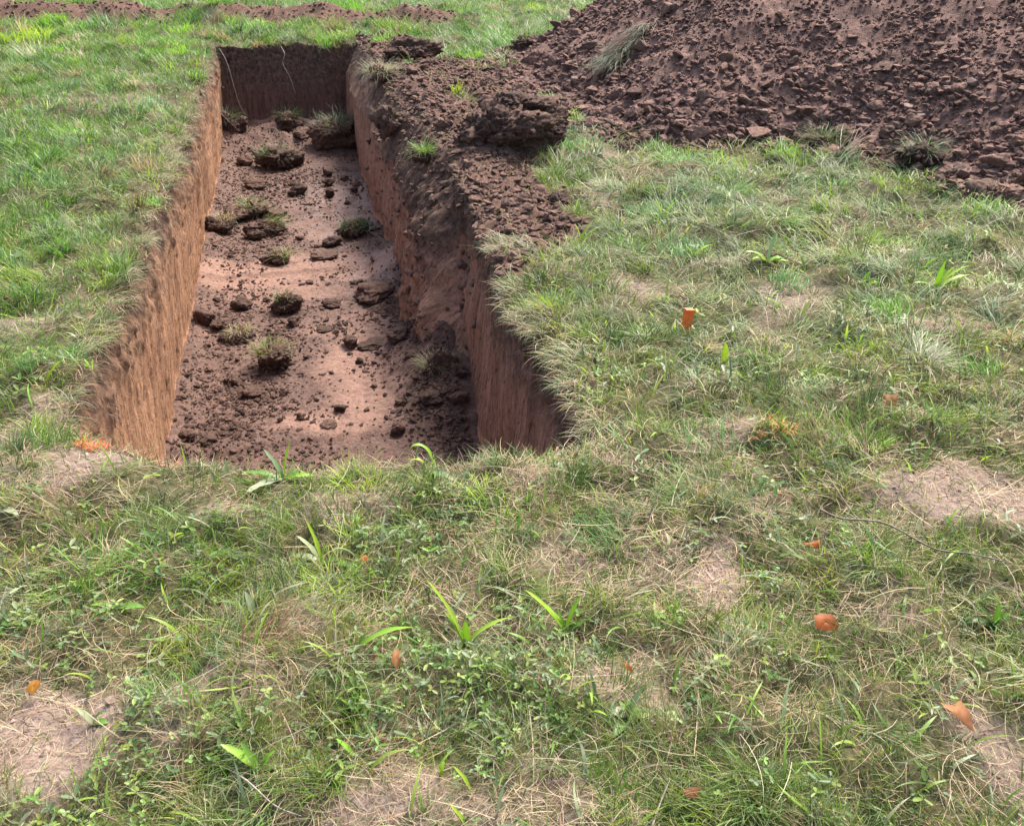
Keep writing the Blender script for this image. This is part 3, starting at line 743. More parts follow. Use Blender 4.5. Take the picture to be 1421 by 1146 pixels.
ln = np.where(side == 2, .4, 1.0)
parts.append(blades(P, A_+rng.normal(0, 1.0, m)+1.8*vnoise(X_*6, Y_*6, seed=253), rng.uniform(.03, .12, m)*np.where(side==2, .6, 1), rng.uniform(.0014, .0026, m)*fk, rng.uniform(.7, 1.4, m), rng.uniform(1.5, 2.7, m)-np.where(side==2, .7, 0), rng.normal(0, .5, m), C*.9, C, 4, 2.5))
dg = link('dry_grass', blade_mesh('dry_grass', parts, m_straw))
tag(dg, 'straw coloured dead grass lying matted between green blades', 'dry grass', kind='stuff')

# --- root fibres in the upper walls
parts = []
m = 4200
yv = YN+.1 + (YF-YN-.2)*rng.uniform(0, 1, m)**1.7; s_ = rng.uniform(.0, 1, m)**1.6*.26 + .012; lft = rng.uniform(0, 1, m) < .55
lx, ly, lz = left_fn(yv, s_); rx, ry, rz_ = right_fn(yv, s_)
P = np.stack([np.where(lft, lx, rx), yv, np.where(lft, lz, rz_)], 1); P[:, 0] += np.where(lft, -.004, .004)
A_ = np.where(lft, np.pi/2, -np.pi/2) + rng.normal(0, .9, m); fk = (np.hypot(P[:,0], P[:,1])/2.5)**.5
C = np.clip(pick([(.22,.14,.09),(.15,.095,.06),(.30,.21,.13),(.09,.057,.037)], m), .02, .6)
parts.append(blades(P, A_, rng.uniform(.02, .085, m), rng.uniform(.0012, .0024, m)*fk, rng.uniform(1.3, 2.4, m), rng.uniform(2.6, 3.1, m), rng.normal(0, .5, m), C, C*.9, 4, 3.0))
ro = link('root_fibres', blade_mesh('root_fibres', parts, m_straw))
tag(ro, 'fine brown root fibres poking out of the trench sides', 'roots', kind='stuff')

# --- clover and small broad leaves of the sward
def leaflets(P, az, tilt, size, C, asp=1.3):
    n_ = len(P)
    shp = np.array([(0,0),(.42,.35),(.5,.75),(.22,1.05),(-.22,1.05),(-.5,.75),(-.42,.35)])
    u = shp[:, 0][None]*size[:, None]; v = shp[:, 1][None]*size[:, None]*asp
    f_ = np.stack([np.sin(az)*np.cos(tilt), np.cos(az)*np.cos(tilt), np.sin(tilt)], 1); s_ = np.stack([np.cos(az), -np.sin(az), np.zeros(n_)], 1)
    up = np.cross(s_, f_)
    V_ = P[:, None] + s_[:, None]*u[..., None] + f_[:, None]*v[..., None] + up[:, None]*(np.abs(u)*.35 - (v/(asp*size[:, None]))**2*size[:, None]*.25)[..., None]
    b_ = (np.arange(n_)*7)[:, None]
    quads = np.concatenate([b_+np.array([[0,1,2,3]]), b_+np.array([[0,4,5,6]])], 0); tris = b_+np.array([[0,3,4]])
    return V_.reshape(-1, 3), quads, tris, np.repeat(C, 7, 0)
x, y, r = wedge(29000, -.6, 1.05, 7.5); 
ok = (edge_dist(x, y) > .03) & (heap_in(x, y) < -.1) & (bare_mask(x, y) < .45) & (spoil_mask(x, y) < .3)
x, y, r = x[ok], y[ok], r[ok]
pr = np.clip(.15 + 1.0*vnoise(x*2.4, y*2.4, seed=231) + .5*vnoise(x*8, y*8, seed=232), 0, 1)*np.where(y < 3.2, 1, .5)*np.where(x > 1.1, .5, 1)
ok = rng.uniform(0, 1, len(x)) < pr; x, y, r = x[ok], y[ok], r[ok]; m = len(x); print('clover', m*3)
hh = ground_h(x, y) + rng.uniform(.008, .048, m); a_ = rng.uniform(-3.1, 3.1, m); sz = rng.uniform(.005, .0115, m)*(r/2)**.4
C = np.clip(pick([(.10,.18,.04),(.14,.23,.05),(.08,.14,.045),(.17,.22,.11),(.21,.28,.06)], m, .2), .01, .6)
parts = []; asp = np.where(rng.uniform(0, 1, m) < .5, rng.uniform(1.1, 1.4, m), rng.uniform(1.5, 2.8, m))
for k in range(3):
    parts.append(leaflets(np.stack([x, y, hh], 1), a_ + k*2.1 + rng.normal(0, .2, m), rng.normal(.15, .4, m), sz*rng.uniform(.7, 1.2, m), C*rng.uniform(.85, 1.15, (m, 1)), asp[:, None]))
cv = link('clover_leaves', blade_mesh('clover_leaves', parts, m_broad))
tag(cv, 'small clover leaves and herbs low in the foreground sward', 'clover', kind='stuff')

# ------------------------------------------------------------------ crumbs of earth (uncountable)
def crumbs(name, X_, Y_, Z_, size, mat, label, flat=.7):
    var = [clod_verts(900+k, 1, planes=6, lump=.22, fine=.08) for k in range(12)]; f_ = ICO[1][1]
    n_ = len(X_); nv = len(var[0]); vi = rng.integers(0, 12, n_); VV = np.array(var)[vi]
    a = rng.uniform(0, 2*np.pi, n_); ca, sa = np.cos(a)[:, None], np.sin(a)[:, None]
    sc3 = size[:, None]*np.stack([rng.uniform(.7, 1.3, n_), rng.uniform(.7, 1.3, n_), rng.uniform(flat*.6, flat*1.2, n_)], 1)
    VV = VV*sc3[:, None]; vx = VV[..., 0]*ca - VV[..., 1]*sa; vy = VV[..., 0]*sa + VV[..., 1]*ca
    tl = rng.normal(0, .35, (n_, 1)); vz = VV[..., 2] + vx*tl
    V_ = np.stack([vx + X_[:, None], vy + Y_[:, None], vz + Z_[:, None] + size[:, None]*.15], -1).reshape(-1, 3)
    F_ = (f_[None] + (np.arange(n_)*nv)[:, None, None]).reshape(-1, 3)
    o = link(name, np_mesh(name, V_, [F_], mat, False)); tag(o, label, 'loose soil' if label else None, kind='stuff'); return o
# on the heap: rolled-down big ones gather at the foot
x = rng.uniform(1.9, 8.5, 240000); y = rng.uniform(2.6, 12, 240000); d = heap_in(x, y)
pr = np.where(d > -.25, np.exp(-np.clip(d, 0, 9)/2.0), 0)*np.where(d < 0, .4, 1)*np.where(x+y > 17, 0, 1)
pr = pr*(.25+1.0*sstep(-.35, .35, vnoise(x*1.3, y*1.3, seed=235)+.5*vnoise(x*4, y*4, seed=236)+.25*(d < .9)))
ok = rng.uniform(0, 1, len(x)) < pr*.75; x, y, d = x[ok], y[ok], d[ok]
sz = np.minimum((.0055+.003*np.exp(-np.clip(d, 0, 9)/.9))*rng.uniform(.02, 1, len(x))**-.66, .012 + .05*np.exp(-np.clip(d, 0, 9)/1.1)*rng.uniform(.5, 1, len(x))); print('heap crumbs', len(x))
crumbs('loose_soil', x, y, surf(x, y), sz, m_heap, 'small crumbs of earth covering the slope of the spoil heap', .75)
# on the berm and the apron
x = rng.uniform(.75, 2.9, 36000); y = rng.uniform(3.8, 11.6, 36000)
ok = (rng.uniform(0, 1, len(x)) < spoil_mask(x, y)**2*.62) & (edge_dist(x, y) > -.03) & (heap_in(x, y) < .05); x, y = x[ok], y[ok]
xb = rng.uniform(-6, 2.8, 12000); yb = rng.uniform(12.3, 15.6, 12000); ok = rng.uniform(0, 1, 12000) < spoil_mask(xb, yb)**2*.6
x = np.concatenate([x, xb[ok]]); y = np.concatenate([y, yb[ok]])
sz = rng.uniform(.006, .018, len(x)) + .022*rng.uniform(0, 1, len(x))**4; print('berm crumbs', len(x))
crumbs('loose_soil', x, y, ground_h(x, y), sz, m_berm, 'crumbs of brown earth strewn along the right trench edge')
m_dry = earth_mat('dry_pinkish_earth', (.16,.11,.085), (.28,.20,.16), (.40,.30,.25), 60, .5)
x, y, r = wedge(60000, -.3, 1.0, 12); ok = (edge_dist(x, y) > .01) & (heap_in(x, y) < -.1) & (rng.uniform(0, 1, len(x)) < bare_mask(x, y)**1.5*.55); x, y, r = x[ok], y[ok], r[ok]
sz = np.minimum(.0022*rng.uniform(.01, 1, len(x))**-.5, .016)*(r/2)**.35; print('dry crumbs', len(x))
crumbs('loose_soil', x, y, ground_h(x, y), sz, m_dry, 'pinkish dry crumbs of earth on the bare patches of the meadow', .8)
# on the trench floor
x = rng.uniform(-.86, .72, 30000); y = 3.2 + 7.9*rng.uniform(0, 1, 30000)**1.3
pr = np.clip(.45 + .7*vnoise(x*2.5, y*2.5, seed=241) - .55*dry_mask(x, y) + .9*np.clip(1-np.hypot((x-.65)/.45, (y-5.0)/1.3), 0, 1) + .6*np.exp(-((x+.6)/.25)**2), .09, 1)
ok = rng.uniform(0, 1, len(x)) < pr*.8; x, y = x[ok], y[ok]
for (px, py, rp, q) in [(350,545,50,620),(330,600,40,160),(290,612,40,200),(610,560,60,700),(590,480,45,420),(540,430,45,420),(640,600,40,250),(310,450,40,160),(400,250,70,300),(340,280,40,160),(470,455,40,90),(380,470,40,120)]:
    cx, cy, t_ = at(px, py, DEP); rr_ = rp*t_/FPX*np.abs(rng.normal(0, .55, q)); aa_ = rng.uniform(0, 6.28, q)
    xn, yn_ = cx+rr_*np.cos(aa_), cy+rr_*np.sin(aa_)*1.3; k2 = (xn > -.88) & (xn < .70); x = np.concatenate([x, xn[k2]]); y = np.concatenate([y, yn_[k2]])
sz = rng.uniform(.003, .010, len(x)) + .014*rng.uniform(0, 1, len(x))**5
sz[-3000:] *= 1.45
crumbs('loose_soil', x, y, floor_z(x, y), sz, m_clod, 'dark crumbs of earth sprinkled over the trench floor')

u_ = rng.uniform(4.4, 8.4, 5200); s_ = rng.uniform(.02, .97, 5200)
ok = rng.uniform(0, 1, 5200) < np.clip(crumbly(u_, s_)*2.2 + .03, 0, 1)*(.55+.6*vnoise(u_*5, s_*5, seed=243)); u_, s_ = u_[ok], s_[ok]
wx_, wy_, wz_ = right_fn(u_, s_); sz = rng.uniform(.006, .017, len(u_)) + .022*rng.uniform(0, 1, len(u_))**4
crumbs('loose_soil', wx_-.004, wy_, wz_-sz*.15, sz, m_berm, 'crumbs of earth clinging to the slumped right side of the trench', .9)
# ------------------------------------------------------------------ countable clods on the heap
HC = [clod_mesh('earth_clod', 300+k, m_heapclod, 4, True, planes=9, lump=.18, fine=.085) for k in range(14)]
cand = []
while len(cand) < 175:
    x_ = random.uniform(2.0, 6.6); y_ = random.uniform(4.2, 10.5)
    d = float(heap_in(np.array([x_]), np.array([y_]))[0])
    if d < -.12 or random.random() > math.exp(-max(d, 0)/.75): continue
    # only what the camera can see
    if y_ > 4.2 + 8*(1) : continue
    cand.append((x_, y_, d))
for (x_, y_, d) in cand:
    s_ = random.uniform(.028, .056)*(1.4 if d < .8 else .9) + (.035 if random.random() < .10 else 0)
    o = link('earth_clod', random.choice(HC))
    fl_ = random.uniform(.35, .8)
    o.scale = (s_*random.uniform(.8, 1.35), s_*random.uniform(.8, 1.2), s_*fl_)
    o.location = (x_, y_, surf1(x_, y_) + s_*fl_*.25)
    o.rotation_euler = (random.gauss(0, .5), random.gauss(0, .5), random.uniform(0, 6.28))
    tag(o, 'brown earth clod lying on the slope of the large spoil heap', 'clod', 'earth clods on the spoil heap')

def put(name, me, px, py, z, wpx, hpx, label, cat='clod', group=None, rz=None, dy=1.0, on=None, sink=.2):
    """A lump whose foot is seen at px, py on level z, wpx wide and hpx high in the photograph."""
    x_, y_, t_ = at(px, py, z)
    m_ = t_/FPX; wd = wpx*m_*.38; hg = hpx*m_/.9*.29
    y_ += wd*dy*.6
    zb = on(x_, y_) if on else z
    o = link(name, me); o.scale = (wd, wd*dy, hg)
    o.location = (x_, y_, zb + hg*(1-sink)); o.rotation_euler = (0, 0, rz if rz is not None else 0)
    tag(o, label, cat, group); return o
for (px, py, wp, hp, label) in [(1168,18,22,20,'pale buff stone-like clod near the top of the spoil heap'),(1052,200,62,26,'broad tan clod at the foot of the spoil heap beside the grass'),
        (1265,148,24,20,'pale angular clod low on the spoil heap'),(1353,118,22,24,'pale upright clod right of the middle of the heap slope'),
        (1280,165,22,16,'square pale slab tilted above the heap foot'),(798,118,22,22,'pale pinkish slab at the left shoulder of the heap'),
        (1060,158,26,14,'thin pale splinter slab on the lower heap'),(885,130,36,26,'smooth faced brown block on the left flank of the heap'),(905,150,34,22,'rounded brown block just below the smooth faced block')]:
    # find where the line of sight meets the heap
    zb = 0.0
    for k in range(200):
        x_, y_, t_ = at(px, py, zb)
        if surf1(x_, y_) <= zb or zb > 1.5: break
        zb += .012
    me = clod_mesh('earth_clod', 420+px, m_paleclod if ('pale' in label) else m_heapclod, 4, True, planes=16, lump=.08, fine=.05)
    put('earth_clod', me, px, py, zb, wp, hp, label, rz=px*.37, on=surf1, sink=.35)

# clods on the strewn edge
BC = [clod_mesh('earth_clod', 340+k, m_berm, 4, True, planes=6, lump=.25, fine=.12) for k in range(10)]
k = 0
while k < 50:
    x_ = random.uniform(.85, 2.4); y_ = random.uniform(4.3, 11.2)
    if float(spoil_mask(np.array([x_]), np.array([y_]))[0]) < .75 or float(heap_in(np.array([x_]), np.array([y_]))[0]) > 0: continue
    s_ = random.uniform(.022, .055); o = link('earth_clod', random.choice(BC))
    o.scale = (s_*random.uniform(.8, 1.3), s_, s_*random.uniform(.55, .9)); o.location = (x_, y_, surf1(x_, y_)+s_*.25)
    o.rotation_euler = (random.gauss(0, .4), random.gauss(0, .4), random.uniform(0, 6.28))
    tag(o, 'crumbly brown clod on the strewn soil between trench and heap', 'clod', 'earth clods strewn between trench and heap'); k += 1

# ------------------------------------------------------------------ turf sods and clods with a character of their own
def tuft(parent, n_, spread, length, cols, up=.6, lean_dir=None, z0=.0, wid=.003, name='grass_tuft', down=False, ell=(1, 1)):
    aa = rng.uniform(0, 2*np.pi, n_); rr = np.sqrt(rng.uniform(0, 1, n_))*spread
    bx, by = rr*np.cos(aa)*ell[0], rr*np.sin(aa)*ell[1]
    P_ = np.stack([bx, by, z0 - (rr/spread)**2*spread*.35], 1)
    dirs = np.arctan2(bx, by)+rng.normal(0, .7, n_) if lean_dir is None else lean_dir+rng.normal(0, .5, n_)
    C_ = np.clip(pick(cols, n_, .2), .01, .6)
    a0_ = np.abs(rng.normal(up, .3, n_)); a1_ = a0_+rng.uniform(.5, 1.4, n_) + (.6 if down else 0)
    v = blades(P_, dirs, rng.uniform(.5, 1.1, n_)*length, rng.uniform(.6, 1.2, n_)*wid, a0_, a1_, rng.normal(0, .4, n_), C_*.85, C_, 4)
    return link(name, blade_mesh(name, [v], m_blade), parent)
def sod(px, py, z, wpx, hpx, label, seed, cols, n_=130, glen=.07, lean=None, off=(0, .25), on=fz1, dy=.8, mat=None, lift=0, gspread=.8, up=.7, rooty=True, group=None):
    x_, y_, t_ = at(px, py, z); m_ = t_/FPX; wd = wpx*m_*.41; hg = hpx*m_/.85*.32
    y_ += wd*dy*.5
    zb = (on(x_, y_) if on else z) + lift
    root = empty('turf_sod', (x_, y_, zb)); tag(root, label, 'turf sod', group)
    lump = link('soil_lump', clod_mesh('soil_lump', seed, mat or m_clod, 5, True, planes=3, lump=.55, fine=.15, fq=1.7), root)
    lump.scale = (wd, wd*dy, hg); lump.location = (0, 0, hg*.75)
    cvv = lump.data; nv_ = len(cvv.vertices); q = int(30 + 900*wd*wd*6)
    vc = np.zeros(nv_*3, np.float32); cvv.vertices.foreach_get('co', vc); vc = vc.reshape(-1, 3)[rng.choice(nv_, q)]*np.array([wd, wd*dy, hg]) + np.array([0, 0, hg*.75])
    vc = vc[vc[:, 2] > 0]; sz_ = rng.uniform(.005, .014, len(vc)) + .02*rng.uniform(0, 1, len(vc))**4
    cr = crumbs('crumbs', vc[:, 0], vc[:, 1], vc[:, 2]-sz_*.3, sz_*min(1, wd*9+.3), mat or m_clod, None, .9); cr.parent = root
    tf = tuft(root, int(n_*1.5), wd*gspread, glen*1.35, cols, up, lean, 0, .0028*(t_/3)**.5, ell=(1, dy)); tf.location = (off[0]*wd, off[1]*wd, hg*1.55)
    if rooty:
        q = 90; aa = rng.uniform(0, 2*np.pi, q); P_ = np.stack([np.cos(aa)*wd*.93, np.sin(aa)*wd*dy*.93, hg*rng.uniform(.3, 1.3, q)], 1)
        C_ = np.clip(pick(BROWN+STRAW[3:5], q), .02, .5)
        v = blades(P_, np.pi/2-aa+rng.normal(0, .5, q), rng.uniform(.015, .05, q), np.full(q, .0016)*(t_/3)**.5, rng.uniform(1.2, 1.9, q), rng.uniform(1.9, 2.8, q), rng.normal(0, .5, q), C_, C_, 3)
        link('roots', blade_mesh('roots', [v], m_straw), root)['kind'] = 'stuff'
    return root
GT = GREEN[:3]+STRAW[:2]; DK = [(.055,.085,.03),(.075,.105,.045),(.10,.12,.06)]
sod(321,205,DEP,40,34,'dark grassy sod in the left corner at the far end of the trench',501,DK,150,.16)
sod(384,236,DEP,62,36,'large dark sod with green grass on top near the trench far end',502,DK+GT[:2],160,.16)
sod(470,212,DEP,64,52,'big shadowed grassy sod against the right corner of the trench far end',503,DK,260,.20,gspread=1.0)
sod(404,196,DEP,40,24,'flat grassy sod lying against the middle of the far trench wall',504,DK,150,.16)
sod(343,306,DEP,50,28,'sod with a bright green leafy tuft on top halfway down the trench',505,[(.13,.25,.03),(.10,.20,.03)]+STRAW[:1],120,.12,off=(.3,.3))
sod(308,326,DEP,40,27,'dark sod with yellow grass against the left wall of the trench',506,[(.16,.17,.05)]+STRAW[:2],110,.10,off=(.2,.3))
sod(366,328,DEP,54,26,'wide brown sod trailing pale green grass to its right',507,[(.16,.20,.07)]+GT,120,.14,lean=1.4,off=(.5,.2))
sod(494,328,DEP,44,27,'green sod at the foot of the right wall of the trench',508,DK+GREEN[:2],240,.09,gspread=1.0,off=(0,-.1))
sod(385,370,DEP,38,23,'small sod with green grass on its right side above the pale strip',509,GT,100,.09,off=(.7,.1))
sod(398,437,DEP,38,37,'upright hairy sod just below the pale strip of trench floor',510,GT+BROWN,130,.07,off=(-.1,.3))
sod(330,476,DEP,42,24,'dark sod topped with straw and green grass left of the trench middle',511,STRAW[:3]+GT[:1],130,.07,off=(.3,.2))
sod(379,518,DEP,54,40,'largest sod in the near trench, bristling with upright grass',512,STRAW[:2]+GT,220,.10,off=(-.1,.5),up=.4)
sod(622,545,DEP,62,74,'tall sod leaning on the slumped right wall under pale grass',513,PALE[:2]+STRAW[:2],200,.09,dy=.7,off=(-.5,.2),mat=m_berm,on=None)
# along the right edge and on the heap
sod(565,92,0,76,36,'dark crumbly mound of turf at the far right corner of the trench',521,BROWN+GT[:1],40,.08,on=surf1,mat=m_berm)
sod(532,120,0,46,24,'pale grassy sod overhanging the far right trench edge',522,PALE+STRAW[:2],260,.16,on=surf1,gspread=1.1,up=.9,mat=m_berm)
sod(537,165,0,40,42,'dark overturned sod hanging on the right trench edge',523,DK+BROWN,60,.10,on=surf1,lift=-.10)
big = sod(712,216,0,142,76,'massive dark clump of earth and roots on the right trench edge',524,BROWN+DK[:1],40,.10,on=surf1,dy=.75,mat=m_clod)
sod(774,283,0,42,26,'dark fist shaped sod on the grass near the massive clump',525,BROWN,20,.05,on=surf1)
sod(735,75,0,48,26,'dark turf block standing at the left foot of the heap',526,GREEN[:3]+PALE[:1],140,.14,on=surf1)
sod(588,215,0,26,22,'small sod with bright grass in the right wall brow',527,[(.13,.24,.03),(.16,.27,.04)],130,.12,on=None,lift=-.05,rooty=False)
sod(1062,366,0,46,14,'dark sod standing in for a soil hole ringed by bright weeds on the right meadow',528,DK+GREEN[:2],60,.06,on=surf1,lift=-.015,dy=.7)  # flat dark lump standing in for a dark hole in the soil
sod(1285,238,0,60,34,'dark sod with drooping grass at the heap foot on the right',529,DK+PALE[:1],200,.16,on=surf1,gspread=1.1,up=.9)
sod(1150,212,0,56,26,'grassy sod half under the foot of the spoil heap',530,DK+GREEN[:2],240,.15,on=surf1,gspread=1.0)
sod(1395,282,0,60,30,'reddish brown sod at the heap foot by the right border',531,STRAW[3:5]+BROWN,50,.08,on=surf1,mat=m_berm)
lump0 = [c for c in big.children if c.name.startswith('soil_lump')][0]; bx0 = lump0.scale[0]
for k, (ox, oy, oz, sx_, sy_, sz_, sd) in enumerate([(-.62,.05,-.1,.55,.8,.75,581),(.25,.2,.75,.5,.7,.5,582),(.78,.0,-.25,.55,.7,.55,583),(-.2,-.35,.05,.6,.5,.7,584)]):
    lm = link('soil_lump', clod_mesh('soil_lump', sd, m_clod if k else m_berm, 5, True, planes=2, lump=.45, fine=.17), big)
    h0 = lump0.scale[2]; lm.scale = (bx0*sx_, bx0*.75*sy_, h0*sz_); lm.location = (ox*bx0, oy*bx0, h0*(.75+oz)); lm.rotation_euler = (0, 0, k*1.1)
# the sod that slid down the heap, long grass combed downhill
def heap_hit(px, py):
    zb = 0.0
    for k in range(300):
        x_, y_, t_ = at(px, py, zb)
        if surf1(x_, y_) <= zb: break
        zb += .01
    return x_, y_, zb, t_
p0 = heap_hit(838, 100); p1 = heap_hit(893, 42)
root = empty('turf_sod', p0[:3]); tag(root, 'long strip of turf with combed grey green grass sliding down the heap', 'turf sod')
q = 700; tt = rng.uniform(0, 1, q); dx, dy_, dz_ = p1[0]-p0[0], p1[1]-p0[1], p1[2]-p0[2]
sp = rng.normal(0, .075, (q, 1))*np.array([[dy_, -dx, 0]])/max(1e-3, math.hypot(dx, dy_))
P_ = np.stack([dx*tt, dy_*tt, 0*tt], 1)+sp; P_[:, 2] = surf(P_[:,0]+p0[0], P_[:,1]+p0[1])-p0[2]+.05
hd = math.atan2(-dx, -dy_) - .2
C_ = np.clip(pick([(.10,.125,.065),(.13,.15,.085),(.085,.105,.05),(.20,.19,.12)], q), .01, .6)
link('grass_tuft', blade_mesh('grass_tuft', [blades(P_, hd+rng.normal(0, .35, q), rng.uniform(.12, .28, q), rng.uniform(.004, .007, q), rng.uniform(.9, 1.4, q), rng.uniform(1.9, 2.4, q), rng.normal(0, .3, q), C_*.85, C_, 4)], m_blade), root)
lump = link('soil_lump', clod_mesh('soil_lump', 540, m_clod, 4, True, planes=4, lump=.2, fine=.1), root)
lg = math.hypot(dx, dy_); lump.scale = (.12, lg*.55, .07); lump.location = (dx/2, dy_/2, dz_/2+.03)
lump.rotation_euler = (math.atan2(dz_, lg), 0, -math.atan2(dx, dy_))

# bare clods on the trench floor
TC = [clod_mesh('earth_clod', 360+k, m_clod, 4, True, planes=2, lump=.42, fine=.17) for k in range(10)]
for i, (px, py, wp, hp, label) in enumerate([
    (340,230,32,20,'dark clod in front of the far left grassy sod'),(424,204,40,18,'brown slab of earth below the far trench wall'),
    (356,262,34,20,'dark clod left of the trench midline near the far end'),(416,272,34,24,'rough dark clod on the far trench floor left of three round clods'),
    (455,245,18,14,'upper of three round dark clods on the wet clay'),(455,259,20,15,'middle of three round dark clods on the wet clay'),(457,274,20,16,'lower of three round dark clods on the wet clay'),
    (378,300,40,13,'low brown clod right of the bright green sod'),(462,342,30,19,'dark clod above the flat black clod'),(450,362,42,13,'flat black clod at the edge of the pale strip'),
    (335,430,36,21,'dark crumbling clod below the pale strip on the left'),(408,456,22,22,'small dark clod below the upright hairy sod'),
    (461,428,26,20,'brown clod right of the upright hairy sod'),(521,416,66,30,'dark bank of earth against the right wall by the pale strip'),
    (285,456,32,28,'dark clod touching the left trench wall'),(307,460,34,22,'brown lump beside the clod at the left wall'),
    (486,483,28,22,'dark cube like clod at the top of the pale patch'),(518,482,48,11,'low ridge of earth right of the cube like clod'),(553,488,36,26,'dark clod at the edge of the slumped earth'),
    (450,462,24,8,'flat brown flake above the pale patch'),(499,506,13,12,'small brown clod on the pale patch'),
    (325,535,30,20,'upper clod of the crumbly dark pile'),(352,552,32,20,'larger clod in the crumbly dark pile of the near trench'),
    (418,584,14,14,'small round clod on the near pale floor'),(473,575,18,14,'small oval clod on the near pale patch'),
    (330,602,26,16,'dark clod near the lower left of the trench floor'),(262,620,28,18,'dark clod at the near foot of the left wall'),(290,622,24,17,'dark clod next to the one at the left wall foot'),
    (457,596,26,8,'flat dark flake near the foreground turf'),(555,566,14,12,'small dark clod before the slumped earth'),(553,602,24,18,'dark clod at the near right of the trench floor'),
    (600,470,34,26,'crumbly clod on the slumped earth by the right wall'),(575,520,26,18,'brown clod at the foot of the slumped earth'),(600,575,36,20,'wide clod on the slump below the tall sod'),(640,580,30,22,'clod wedged between slump and right wall'),
    (482,284,10,8,None),(492,270,12,9,None),(477,250,14,9,None),(496,262,14,10,None),(416,334,12,8,None),(440,345,10,7,None),(365,345,9,6,None),(300,350,9,6,None),(320,360,10,6,None),(500,395,12,7,None),(430,395,14,6,None),
    (290,485,8,7,None),(330,505,9,7,None),(290,520,10,8,None),(275,545,10,8,None),(390,590,10,7,None),(440,560,9,7,None),(520,540,10,7,None),(535,500,12,8,None),(365,575,12,8,None),(300,580,10,8,None),(510,575,9,6,None),(460,520,8,6,None),(370,420,10,8,None),(300,420,10,8,None)]):
    me = TC[i % 10]
    if label: put('earth_clod', me, px, py, DEP, wp, hp, label, rz=i*1.3, on=fz1, dy=.85)
    else: put('earth_clod', me, px, py, DEP, wp, hp, 'tiny dark clod lying loose on the trench floor', group='tiny clods on the trench floor', rz=i*1.3, on=fz1, dy=.9)

# ------------------------------------------------------------------ weeds: each leaf folded along a midrib
def leaf_mesh(L, W, a0, a1, col, bend=0.0, fold=.35, seg=9, tipw=.0, pw=.9, hook=1.0):
    """Leaf growing along +Y from the origin, leaning a0..a1 from upright."""
    V_, C_ = [], []; p_ = np.zeros(3)
    for k in range(seg+1):
        t = k/seg; a = a0+(a1-a0)*t**hook; h_ = bend*t
        d = np.array([math.sin(a)*math.sin(h_), math.sin(a)*math.cos(h_), math.cos(a)])
        if k: p_ = p_+d*L/seg
        wv_ = W*(math.sin(math.pi*min(1, .06+.94*t**pw))**.8*.95+.04)*(1 if k < seg else .1)
        s_ = np.array([math.cos(h_), -math.sin(h_), 0]); nn = np.cross(s_, d)
        rip = .06*W*math.sin(t*17)
        for u in (-1, 0, 1):
            V_.append(p_ + s_*u*wv_*.5 + nn*(abs(u)*fold*wv_*.5 + u*rip)); C_.append(np.array(col)*(1.18 if u == 0 else 1)*(.85+.25*t))
    f_ = []
    for k in range(seg):
        for u in range(2): f_.append([k*3+u, k*3+u+1, k*3+u+4, k*3+u+3])
    return np_mesh('leaf', np.array(V_), [np.array(f_)], m_broad, True, None, np.clip(np.array(C_), .01, .7))
LG = (.21,.37,.045); MG = (.12,.23,.04); BG = (.17,.24,.13); PG = (.34,.38,.23); YG = (.29,.41,.05); DG = (.07,.13,.04)
def weed(px, py, label, leaves, on=surf1, cat='weed', lift=0, name='weed'):
    """leaves: (tip dx px, tip dy px (up positive), width px, colour, lie 0 standing .. 1 flat)"""
    x_, y_, t_ = at(px, py); m_ = t_/FPX
    root = empty(name, (x_, y_, on(x_, y_)-.004+lift)); tag(root, label, cat)
    for (dx, dy_, wp, col, lie) in leaves:
        if lie >= 1:            # lying: vertical pixels are mostly depth
            xx_, yy_, _ = at(px+dx, py-dy_); vx, vy = xx_-x_, yy_-y_; L = math.hypot(vx, vy)*1.05+.005
            az_ = math.atan2(vx, vy); a0_, a1_ = 1.0, 1.75
        else:
            up_ = abs(dy_)*m_/math.cos(PITCH+.05); sx_ = dx*m_
            bk = up_*lie*.5
            vx = sx_*math.cos(YAW)+bk*math.sin(YAW)*.3; vy = -sx_*math.sin(YAW)+bk*.3
            hor = math.hypot(vx, vy); L = math.hypot(up_, hor)*1.06; az_ = math.atan2(vx, vy); tl = math.atan2(hor, max(up_, .001)); a0_, a1_ = tl*.55, tl*1.45+.15
        o = link('leaf', leaf_mesh(L, wp*m_, a0_, a1_, np.array(col)*random.uniform(.9, 1.1), random.uniform(-.2, .2), random.uniform(.2, .45)), root)
        o.rotation_euler = (0, 0, -az_); o.location = (random.uniform(-.004, .004), random.uniform(-.004, .004), 0)
    return root
# the curled bright blade at the near edge
x_, y_, t_ = at(602, 650); root = empty('weed', (x_, y_, surf1(x_, y_)-.004)); tag(root, 'bright curled leaf standing up at the near trench edge', 'weed')
o = link('leaf', leaf_mesh(.155, .022, .08, 2.9, LG, .1, .3, 16, pw=.75, hook=3.0), root); o.rotation_euler = (0, 0, math.pi/2-.2)
o = link('leaf', leaf_mesh(.05, .012, .3, 2.2, YG, .1, .2), root); o.rotation_euler = (0, 0, math.pi/2-.2); o.location = (-.03, .0, .035)
weed(393, 660, 'clump of upright pointed leaves left on the near trench edge', [(10,52,11,LG,.3),(-18,42,10,BG,.3),(42,0,11,LG,1),(-52,4,10,MG,1),(-50,-26,14,PG,1),(20,18,8,MG,.5)])
weed(640, 668, 'low dark green weed spreading under the curled bright leaf', [(30,-4,14,MG,1),(-34,10,14,MG,1),(22,20,12,DG,.6),(-20,-14,14,MG,1),(-64,8,16,DG,1),(-48,-22,15,MG,1),(0,-30,13,DG,1)])
